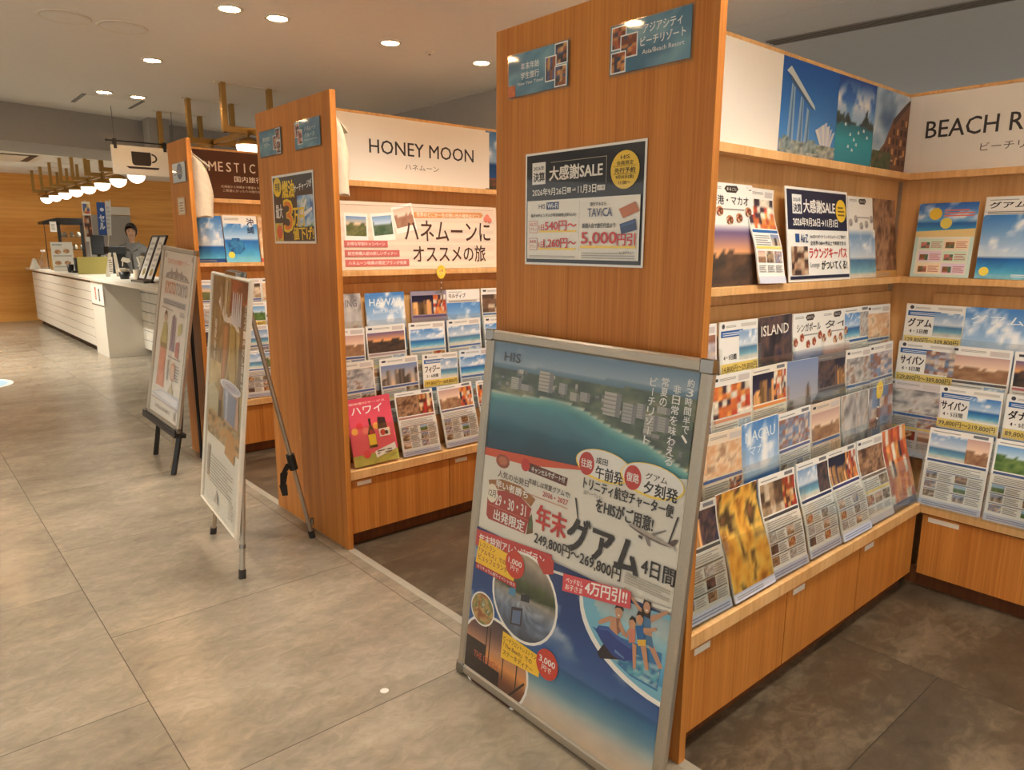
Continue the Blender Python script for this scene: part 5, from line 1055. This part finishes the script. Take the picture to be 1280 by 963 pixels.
# ------------------------------------------------------------------ cafe counter
r = thing('service_counter', (2.2,10.5,0), 'long white cafe counter with boarded front and stone top', 'counter')
MB().box(1.862,2.57,6.4,14.72,.872,.905).build('countertop', M['white'], r, bevel=.003)
mb = MB(); zs = np.linspace(.075,.845,8)
for a_, b_ in zip(zs[:-1], zs[1:]): mb.box(1.884,1.90,9.88,14.2,a_+.003,b_-.003)
mb.build('board_front', M['white'], r); MB().box(1.894,2.55,9.88,14.2,.075,.868).build('carcass', M['cable'], r)
MB().box(1.884,2.55,9.27,9.877,.0,.868).build('end_block', M['white'], r, bevel=.002)
MB().box(1.95,2.6,9.88,14.2,.0,.075).box(2.34,2.6,6.5,9.27,0,.08).build('kick_board', M['black'], r)
mb = MB()
for j in range(7):
    for i in range(14): mb.box(2.27,2.278,6.5+.198*i+.003,6.5+.198*(i+1)-.003,.08+.112*j+.004,.08+.112*(j+1)-.004)
mb.build('tiled_front', M['white'], r); MB().box(2.275,2.55,6.5,9.268,.08,.868).build('carcass', M['cable'], r)
MB().box(1.90,2.6,6.45,14.2,.868,.8725).build('shadow_gap', M['black'], r)
a = Art(.62,.205,(234,228,216),.003); a.poly([(.20,.04),(.27,.04),(.27,.185),(.20,.185)],(196,84,64)); a.poly([(.38,.03),(.45,.03),(.45,.175),(.38,.175)],(74,70,68)); a.lines(.21,.06,.26,.16,4,(230,200,180)); a.lines(.39,.05,.44,.15,4,(150,146,140))
a.build('drinks_notice', M['print'], r, frame_matrix((1.8835,9.885,.615),(0,-1,0),(0,0,1)))
MB().box(1.882,1.8845,9.27,9.88,.590,.600).build('notice_seam', M['black'], r)
CT = .905
# showcase
r = thing('hot_showcase', (2.33,13.6,CT), 'black glass showcase at the far end of the counter', 'showcase')
X0, X1, Y0, Y1_ = 2.01, 2.56, 13.5, 13.95
MB().box(X0+.18,X1,Y0,Y1_,CT,CT+.16).build('base', M['black'], r, bevel=.004)
MB().prism([(X0,1.64),(X0+.20,1.70),(X1,1.70),(X1,1.60),(X0,1.60)],'y',Y0,Y1_).build('hood', M['black'], r, bevel=.004)
for x in (X0+.19, X1-.04): MB().box(x,x+.04,Y0,Y0+.04,CT+.15,1.62).build('post', M['black'], r)
MB().box(X0+.01,X0+.02,Y0,Y0+.01,CT,1.61).build('post', M['black'], r)
MB().box(X0+.20,X1-.02,Y0+.008,Y0+.014,CT+.16,1.60).build('glass_front', M['glass'], r)
for z in (1.2,1.4): MB().box(X0+.20,X1-.02,Y0+.03,Y1_-.03,z,z+.008).build('shelf', M['chrome'], r)
mb = MB()
for k in range(8): mb.lathe([(0,0),(.028,.005),(.03,.05),(.012,.075),(0,.08)], (X0+.25+.042*k,Y0+.15+.06*(k % 3),1.409-.2*(k % 2)), 10)
mb.build('pastry', M['bag'], r)
a = Art(.09,.16,(240,236,228),.001); a.lines(.02,.03,.07,.13,5,(150,140,130)); a.build('price_note', M['print'], r, frame_matrix((X0+.09,Y0-.003,1.48),(1,0,0),(0,0,1)))
# drinks near the wall end
def bottle(x, y, prof, mat, label, group, nm='bottle', capm=None, cap=None):
    t = thing(nm, (x,y,CT), label, nm.replace('_',' '), group); MB().lathe(prof, (x,y,CT), 18).build('body', mat, t)
    if cap: MB().lathe(cap, (x,y,CT), 14).build('cap', capm, t)
    return t
J = [(.05,0),(.055,.02),(.055,.20),(.03,.26),(.03,.29)]
bottle(1.93,13.25,[(k*.95,z*.95) for k,z in J],M['glass'],'clear glass water bottle on the far counter end','drinks at the far counter end','bottle',M['white'],[(.031,.27),(.031,.30),(0,.302)])
bottle(2.02,12.95,J,M['brass'],'amber tea bottle beside the clear bottle','drinks at the far counter end','bottle',M['black'],[(.032,.285),(.032,.32),(0,.322)])
bottle(2.10,12.80,[(.05,0),(.052,.02),(.052,.24),(.04,.27)],M['black'],'tall black flask beside the menu card','drinks at the far counter end','flask',M['black'],[(.042,.265),(.042,.29),(0,.292)])
bottle(1.90,13.55,[(.035,0),(.05,.15),(.05,.16)],M['glass'],'clear tumbler nearest the orange wall','drinks at the far counter end','tumbler')
t = thing('table_tent', (1.87,13.75,CT), 'small white folded card at the wall end of the counter', 'table card'); MB().prism([(1.80,CT),(1.94,CT),(1.88,CT+.16),(1.86,CT+.16)],'y',13.7,13.82).build('card', M['white'], t)
# menu card
t = thing('menu_card', (2.03,12.3,CT), 'white menu card with food pictures standing on the counter', 'menu')
a = Art(.275,.42,(240,238,230),.004); a.lines(.02,.37,.14,.40,2,(90,110,140)); 
for x,y,s in ((.06,.26,1),(.17,.27,2),(.05,.10,3),(.17,.10,4)): a.disc_img(x+.02,y+.02,.042,P_mix([(206,150,90),(230,200,150),(150,90,60),(236,220,190)],4,s),.032,16)
for y in (.215,.06): a.lines(.02,y,.25,y+.02,2,(120,116,110))
a.build('card', M['print'], t, frame_matrix((1.90,12.3,CT),(1,0,0),(0,.12,1))); MB().prism([(12.305,CT),(12.42,CT),(12.36,CT+.3),(12.350,CT+.3)],'x',2.0,2.06).build('stand', M['acrylic'], t)
# cups, tray board, till and flags
for k, (x, y, h) in enumerate(((2.02,11.75,.11),(2.10,11.7,.20))): bottle(x,y,[(.035,0),(.045,h),(.043,h),(.034,.01)],M['black'],('short black cup before the menu card','taller black cup stack beside the olive board')[k],'black cups on the counter','cup')
MB_ = MB().box(2.00,2.10,11.5,11.62,CT,CT+.03); tag(MB_.build('saucer_tray', M['black'], bevel=.004), 'flat black tray under the cups on the counter', 'tray')
r = thing('counter_board', (2.15,10.9,CT), 'olive yellow board standing on the counter', 'board')
MB().box(1.955,2.325,10.9,10.92,CT,CT+.225).build('board', plain('olive_board', (150,138,70), .5), r, bevel=.004); MB().box(1.98,2.30,10.92,11.06,CT,CT+.02).box(1.98,2.0,10.92,11.05,CT,CT+.12).box(2.28,2.30,10.92,11.05,CT,CT+.12).build('foot', M['dark'], r)
r = thing('till_screen', (2.3,11.3,CT), 'black till screen on a stand behind the olive board', 'till')
MB().box(2.20,2.42,11.25,11.45,CT,CT+.05).box(2.29,2.33,11.33,11.38,CT,CT+.28).build('stand', M['black'], r, bevel=.004)
mm = frame_matrix((2.215,11.30,1.16),(1,.05,0),(.12,.25,1)); MB().box(0,.165,0,.27,-.025,0).build('screen', M['black'], r, mm, bevel=.006)
a = Art(.03,.12,(216,210,200),.001); a.lines(.005,.01,.025,.11,4,(120,116,110)); a.build('sticker', M['print'], r, mm @ Matrix.Translation((.115,.05,.002)))
def flag(x, y, z0, z1, w, lean, art_fn, label):
    t = thing('table_flag', (x,y,CT), label, 'flag', 'small upright flags at the till')
    MB().tube([(x,y,CT),(x+lean,y,z1+.02)], .006, 8).build('pole', M['white'], t); MB().lathe([(.06,0),(.06,.015),(.01,.03)], (x,y,CT), 18).build('base', M['white'], t)
    art_fn(w, z1-z0).build('cloth', M['print'], t, frame_matrix((x+lean*(z0-CT)/(z1-CT)-w/2,y-.008,z0),(1,0,0),(lean/(z1-CT),0,1)))
def fa(w,h):
    a = Art(w,h,(236,230,220),.002); a.img(.1*w,.70*h,.9*w,.95*h,P_mosaic([(200,90,60),(90,110,160),(226,190,120)],3,3,2),6,6); a.img(.05*w,.12*h,.95*w,.66*h,P_mosaic([(120,70,50),(190,130,90),(80,60,60),(206,180,150)],4,6,3),8,10); return a
def fb(w,h):
    a = Art(w,h,(50,84,150),.002); a.disc(w*.6,h*.78,w*.24,(226,230,238)); a.text('セ',w*.2,h*.42,w*.8,h*.62,(236,238,240),1); a.text('ル',w*.2,h*.18,w*.8,h*.38,(236,238,240),1); return a
def fc(w,h):
    a = Art(w,h,(226,224,218),.002); a.lines(w*.2,h*.2,w*.8,h*.9,6,(196,196,194)); return a
flag(2.27,11.62,1.33,1.87,.10,-.01,fa,'cream table flag with food pictures'); flag(2.42,11.60,1.42,1.87,.105,.03,fb,'blue table flag with white letters'); flag(2.47,11.74,1.42,1.90,.07,.13,fc,'plain white table flag leaning outwards')
r = thing('card_stand', (2.15,10.0,CT), 'narrow white folded price card next to the olive board', 'price card')
for x, s in ((2.085,1),(2.205,-1)): MB().add([],[]).prism([(x,CT),(x+.05*1,CT),(x+.05+.035*s+ (.0),CT+.29),(x+.02+.035*s,CT+.29)],'y',10.0,10.012).build('panel', M['white'], r)
a = Art(.05,.20,(236,230,216),.001); a.lines(.006,.02,.044,.18,6,(140,120,100)); a.build('print', M['print'], r, frame_matrix((2.115,9.985,CT+.04),(1,0,0),(.1,.05,1)))
r = thing('coffee_maker', (2.45,11.0,CT), 'black coffee machine beside the standing barista', 'coffee machine')
MB().box(2.34,2.56,10.95,11.2,CT,CT+.06).box(2.42,2.56,11.0,11.2,CT+.05,CT+.30).box(2.34,2.56,10.93,11.2,CT+.26,CT+.36).build('housing', M['black'], r, bevel=.008)
MB().lathe([(.05,.065),(.06,.10),(.05,.17),(.052,.18)], (2.385,11.0,CT), 16).build('jug', M['glass'], r)
r = thing('spray_bottle', (2.32,10.0,CT), 'white spray bottle with a trigger head', 'spray bottle')
MB().lathe([(.04,0),(.042,.02),(.042,.11),(.014,.15),(.014,.165)], (2.32,10.0,CT), 16).build('bottle_body', M['dark'], r)
MB().prism([(2.27,CT+.19),(2.33,CT+.165),(2.375,CT+.175),(2.36,CT+.215),(2.30,CT+.232),(2.285,CT+.225)],'y',9.985,10.015).prism([(2.285,CT+.19),(2.295,CT+.19),(2.285,CT+.12),(2.275,CT+.125)],'y',9.992,10.008).build('trigger_head', M['white'], r, bevel=.003)
r = thing('black_tub', (2.11,9.2,CT), 'round black tub with white packets on the counter', 'tub')
MB().lathe([(.045,0),(.060,.085),(.056,.085),(.042,.008)], (2.11,9.2,CT), 20).build('tub_body', M['black'], r)
MB().box(2.05,2.13,9.17,9.21,CT+.075,CT+.125).box(2.10,2.17,9.2,9.24,CT+.07,CT+.115).box(2.06,2.11,9.21,9.25,CT+.07,CT+.11).build('packets', M['bag'], r, bevel=.01)
bottle(2.19,9.0,[(.028,0),(.038,.11),(.036,.11),(.026,.006)],M['bag'],'cream paper cup right of the black tub','cups by the tub','paper_cup')
bottle(2.245,9.05,[(.03,0),(.034,.02),(.034,.08),(.012,.12),(.012,.14)],M['white'],'small white sanitizer bottle beside the paper cup','cups by the tub','pump_bottle',M['white'],[(.02,.14),(.024,.15),(.024,.16),(0,.162)])
r = thing('napkin_holder', (2.42,9.6,CT), 'white paper napkins fanned in a wooden holder', 'napkin holder')
MB().box(2.385,2.445,9.57,9.63,CT,CT+.12).build('holder', M['wood_lit'], r, bevel=.003)
mb = MB()
for k in range(6): mb.add([(2.39+.009*k,9.575,CT+.1),(2.39+.009*k,9.625,CT+.1),(2.352+.022*k,9.63,CT+.255-.006*abs(k-2)),(2.352+.022*k,9.57,CT+.255-.006*abs(k-2)),(2.397+.009*k,9.575,CT+.1),(2.397+.009*k,9.625,CT+.1),(2.366+.022*k,9.63,CT+.253-.006*abs(k-2)),(2.366+.022*k,9.57,CT+.253-.006*abs(k-2))],[(0,1,2,3),(7,6,5,4),(0,4,5,1),(1,5,6,2),(2,6,7,3),(3,7,4,0)])
mb.build('napkins', M['white'], r)
def menu_frame(x, y, w, h, label, seed):
    m = frame_matrix((x,y,CT+.02), (0,-1,0), (.40,0,1)); t = thing('framed_menu', (x,y,CT), label, 'menu', 'black framed menus leaning on the counter')
    mb = MB(); 
    for b in ((0,w,0,.018),(0,w,h-.018,h),(0,.018,.018,h-.018),(w-.018,w,.018,h-.018)): mb.box(*b,-.012,.008)
    mb.box(.01,w-.01,.01,h-.01,-.012,-.002).build('frame', M['black'], t, m)
    a = Art(w-.036,h-.036,(238,234,226),.0008); W2, H2 = w-.036, h-.036
    for k in range(5): a.lines(W2*.2,H2*(.30+.13*k),W2*.8,H2*(.36+.13*k),3,(140,136,132))
    a.disc_img(W2*.5,H2*.16,W2*.22,P_mix([(150,80,50),(90,130,60),(220,180,120),(200,60,50)],4,seed),H2*.09,14); a.build('menu_sheet', M['print'], t, m @ Matrix.Translation((.018,.018,.001)))
    MB().box(.0,w,-.018,.0,-.03,.012).build('foot_bar', M['black'], t, m)
menu_frame(2.09, 8.56, .26, .50, 'black framed menu on the counter, fully seen beside the napkins', 1)
menu_frame(2.09, 8.285, .26, .50, 'black framed menu on the counter, half hidden by the narrow panel', 2)
r = thing('tray_rack', (2.04,8.30,CT), 'low grey rack under the framed menus', 'rack')
mb = MB()
for k in range(7): mb.box(2.02+.006*k,2.023+.006*k,8.05,8.54,CT,CT+.022)
mb.box(2.015,2.065,8.05,8.06,CT,CT+.02).box(2.015,2.065,8.53,8.54,CT,CT+.02).build('grid_body', M['cable'], r)
# grey board on the far wall
r = thing('wall_board', (3.2,14.7,.9), 'tall grey board with a pale top strip on the orange wall', 'board')
MB().box(2.80,3.56,14.70,14.728,.5,1.80).build('board_panel', M['grey_paint'], r, bevel=.002); MB().box(3.06,3.56,14.68,14.728,1.81,1.95).build('top_strip', M['white'], r, bevel=.002)
# floor sticker
a = Art(.36,.9,(226,228,228),.001); 
t = thing('floor_sticker', (.60,8.25,.001), 'oval white and blue sticker on the aisle floor at the picture edge', 'floor sticker')
n = 36; MB().prism([(.60+.235*math.cos(2*math.pi*k/n), 8.25+.30*math.sin(2*math.pi*k/n)) for k in range(n)],'z',.0006,.0016).build('sticker_base', M['strip2'], t)
MB().prism([(.60+.19*math.cos(2*math.pi*k/n), 8.25+.25*math.sin(2*math.pi*k/n)) for k in range(n)],'z',.0016,.0020).build('sticker_picture', plain('pale_blue_print', (140,170,190), .5), t)
t = thing('floor_sticker', (1.05,2.2,.001), 'tiny round pale spot sticker on the aisle tile', 'floor sticker')
px_, py_ = .98, 1.70
MB().lathe([(0,.001),(.012,.0008),(.013,.0002)], (px_,py_,0), 16).build('spot', M['strip2'], t)

# ------------------------------------------------------------------ the barista behind the counter
def skin_mesh(name, verts, edges, radii, mat, parent, m, sub=2, root=0):
    me = bpy.data.meshes.new(name); me.from_pydata(verts, edges, []); me.materials.append(mat)
    o = link(name, me, parent, m); md = o.modifiers.new('skin', 'SKIN'); md.use_smooth_shade = True; md.branch_smoothing = .6
    if not me.skin_vertices: me.attributes.new('skin', 'FLOAT', 'POINT')
    for k, rr in enumerate(radii):
        rr = rr if isinstance(rr, tuple) else (rr, rr); me.skin_vertices[0].data[k].radius = rr
    me.skin_vertices[0].data[root].use_root = True
    s = o.modifiers.new('sub', 'SUBSURF'); s.levels = sub; s.render_levels = sub
    return o
def barista():
    skin = plain('skin', (206,160,128), .5, noise=.02); hair = plain('dark_hair', (38,28,24), .45, noise=.1); jac = plain('grey_jacket', (112,109,103), .85, noise=.08); pant = plain('dark_trousers', (40,40,44), .85); lip = plain('lips', (176,104,92), .5); eye = plain('dark_eyes', (30,24,22), .3)
    H = 1.585; r = thing('person', (2.825,11.7,0), 'barista in a grey zipped jacket looking down behind the counter', 'person')
    m = Matrix.Translation((2.825,11.7,0)) @ Matrix.Rotation(math.radians(-14),4,'Z')     # local -y is forward
    V = []; E_ = []; R_ = []
    def add(p, rr, par=None):
        V.append(p); R_.append(rr); 
        if par is not None: E_.append((par, len(V)-1))
        return len(V)-1
    pel = add((0,0,.84),(.125,.10)); wa = add((0,.0,.98),(.105,.085),pel); ch = add((0,.0,1.14),(.125,.095),wa); sh = add((0,.0,1.25),(.090,.062),ch); nk = add((0,-.005,1.325),.040,sh); nk2 = add((0,-.018,1.375),.041,nk)
    hd = add((0,-.040,1.428),(.056,.066),nk2); hd2 = add((0,-.040,1.475),(.072,.085),hd); hd3 = add((0,-.032,1.53),(.058,.068),hd2)
    for s in (-1,1):
        a = add((s*.150,.0,1.235),.042,sh); b = add((s*.205,.02,1.02),.036,a); c = add((s*.15,-.16,.90),.034,b); d = add((s*.10,-.235,.915),(.030,.018),c)
        for k in range(4):
            f0 = add((s*.10+(k-1.5)*.019,-.275,.912+.002*k),.0095,d); f1 = add((s*.10+(k-1.5)*.020,-.300-.008*(1 if k in (1,2) else 0),.900),.0085,f0); add((s*.10+(k-1.5)*.020,-.312-.008*(1 if k in (1,2) else 0),.882),.0075,f1)
        t0 = add((s*.10-s*.038,-.245,.908),.011,d); add((s*.10-s*.052,-.270,.898),.009,t0)
        l = add((s*.085,.0,.76),.082,pel); kn = add((s*.085,-.01,.44),.058,l); an = add((s*.085,.015,.08),.040,kn); add((s*.09,-.11,.035),(.038,.030),an)
    body = skin_mesh('body', V, E_, R_, skin, r, m)
    # jacket: torso and sleeves
    V, E_, R_ = [], [], []
    def add(p, rr, par=None):
        V.append(p); R_.append(rr)
        if par is not None: E_.append((par, len(V)-1))
        return len(V)-1
    p0 = add((0,0,.76),(.165,.135)); p1 = add((0,0,.98),(.140,.115),p0); p2 = add((0,0,1.14),(.155,.125),p1); p3 = add((0,.0,1.258),(.150,.100),p2); p4 = add((0,.010,1.322),(.080,.072),p3)
    for s in (-1,1):
        a = add((s*.160,.0,1.245),.080,p3); b = add((s*.212,.02,1.03),.058,a); c = add((s*.165,-.13,.91),.048,b); add((s*.135,-.185,.905),.043,c)
    skin_mesh('jacket', V, E_, R_, jac, r, m)
    V, E_, R_ = [(0,0,.80)], [], [(.150,.118)]
    for s in (-1,1):
        V += [(s*.088,0,.72),(s*.086,-.01,.44),(s*.086,.015,.11)]; n = len(V); R_ += [.092,.072,.060]; E_ += [(0,n-3),(n-3,n-2),(n-2,n-1)]
    skin_mesh('trousers', V, E_, R_, pant, r, m)
    # collar and zip
    for s in (-1,1): MB().add([(s*.012,-.112,1.205),(s*.060,-.085,1.30),(s*.085,-.03,1.345),(s*.072,.02,1.365),(s*.100,.02,1.315),(s*.110,-.045,1.285),(s*.070,-.105,1.235)],[(0,1,6),(1,2,5,6),(2,3,4,5)]).build('collar', jac, r, m)
    MB().box(-.004,.004,-.142,-.120,.84,1.20).build('zip', M['cable'], r, m)
    # hair combed back from a high hairline into a low bun
    n, K = 36, 22; vs = []; fs = []; cx, cy, cz = 0, -.022, 1.492; ra = (.083,.100,.112)
    for j in range(K+1):
        t = math.pi*.80*j/K
        for i in range(n): a = 2*math.pi*i/n; vs.append((cx+ra[0]*math.sin(t)*math.cos(a), cy+ra[1]*math.sin(t)*math.sin(a), cz+ra[2]*math.cos(t)))
    def keep(q):
        x = sum(vs[k][0] for k in q)/4; y = sum(vs[k][1] for k in q)/4; z = sum(vs[k][2] for k in q)/4
        return not (y < -.028 and z < 1.553-2.6*abs(x+.02)**1.5*(1 if abs(x) < .07 else 3) and not (abs(x) > .074 and z > 1.46)) and not (y < .0 and z < 1.455)
    for j in range(K):
        for i in range(n):
            q = (j*n+i,j*n+(i+1)%n,(j+1)*n+(i+1)%n,(j+1)*n+i)
            if keep(q): fs.append(q)
    hm = MB(); hm.add(vs, fs, 0, True); hm.lathe([(0,-.032),(.028,-.02),(.036,0),(.028,.02),(0,.032)], (0,.088,1.465), 14)
    h = hm.build('hair', hair, r, m); sd = h.modifiers.new('thick', 'SOLIDIFY'); sd.thickness = .007; sd.offset = -1
    for s in (-1,1):
        MB().lathe([(0,-.004),(.010,-.002),(.010,.002),(0,.004)], (s*.030,-.122,1.478), 10).build('eye', eye, r, m)
        MB().tube([(s*.016,-.124,1.497),(s*.032,-.124,1.501),(s*.046,-.114,1.496)], .0032, 6).build('eyebrow', hair, r, m)
        MB().lathe([(0,-.02),(.010,-.012),(.013,.004),(.009,.018),(0,.022)], (s*.074,-.025,1.465), 10).build('ear', skin, r, m)
    MB().add([(0,-.118,1.480),(-.013,-.114,1.444),(.013,-.114,1.444),(0,-.138,1.446),(0,-.112,1.437)],[(0,1,3),(0,3,2),(1,4,3),(3,4,2)],0,True).build('nose', skin, r, m, subsurf=1)
    MB().tube([(-.020,-.113,1.418),(0,-.119,1.421),(.020,-.113,1.418)], .0048, 8).build('lips', lip, r, m)
barista()
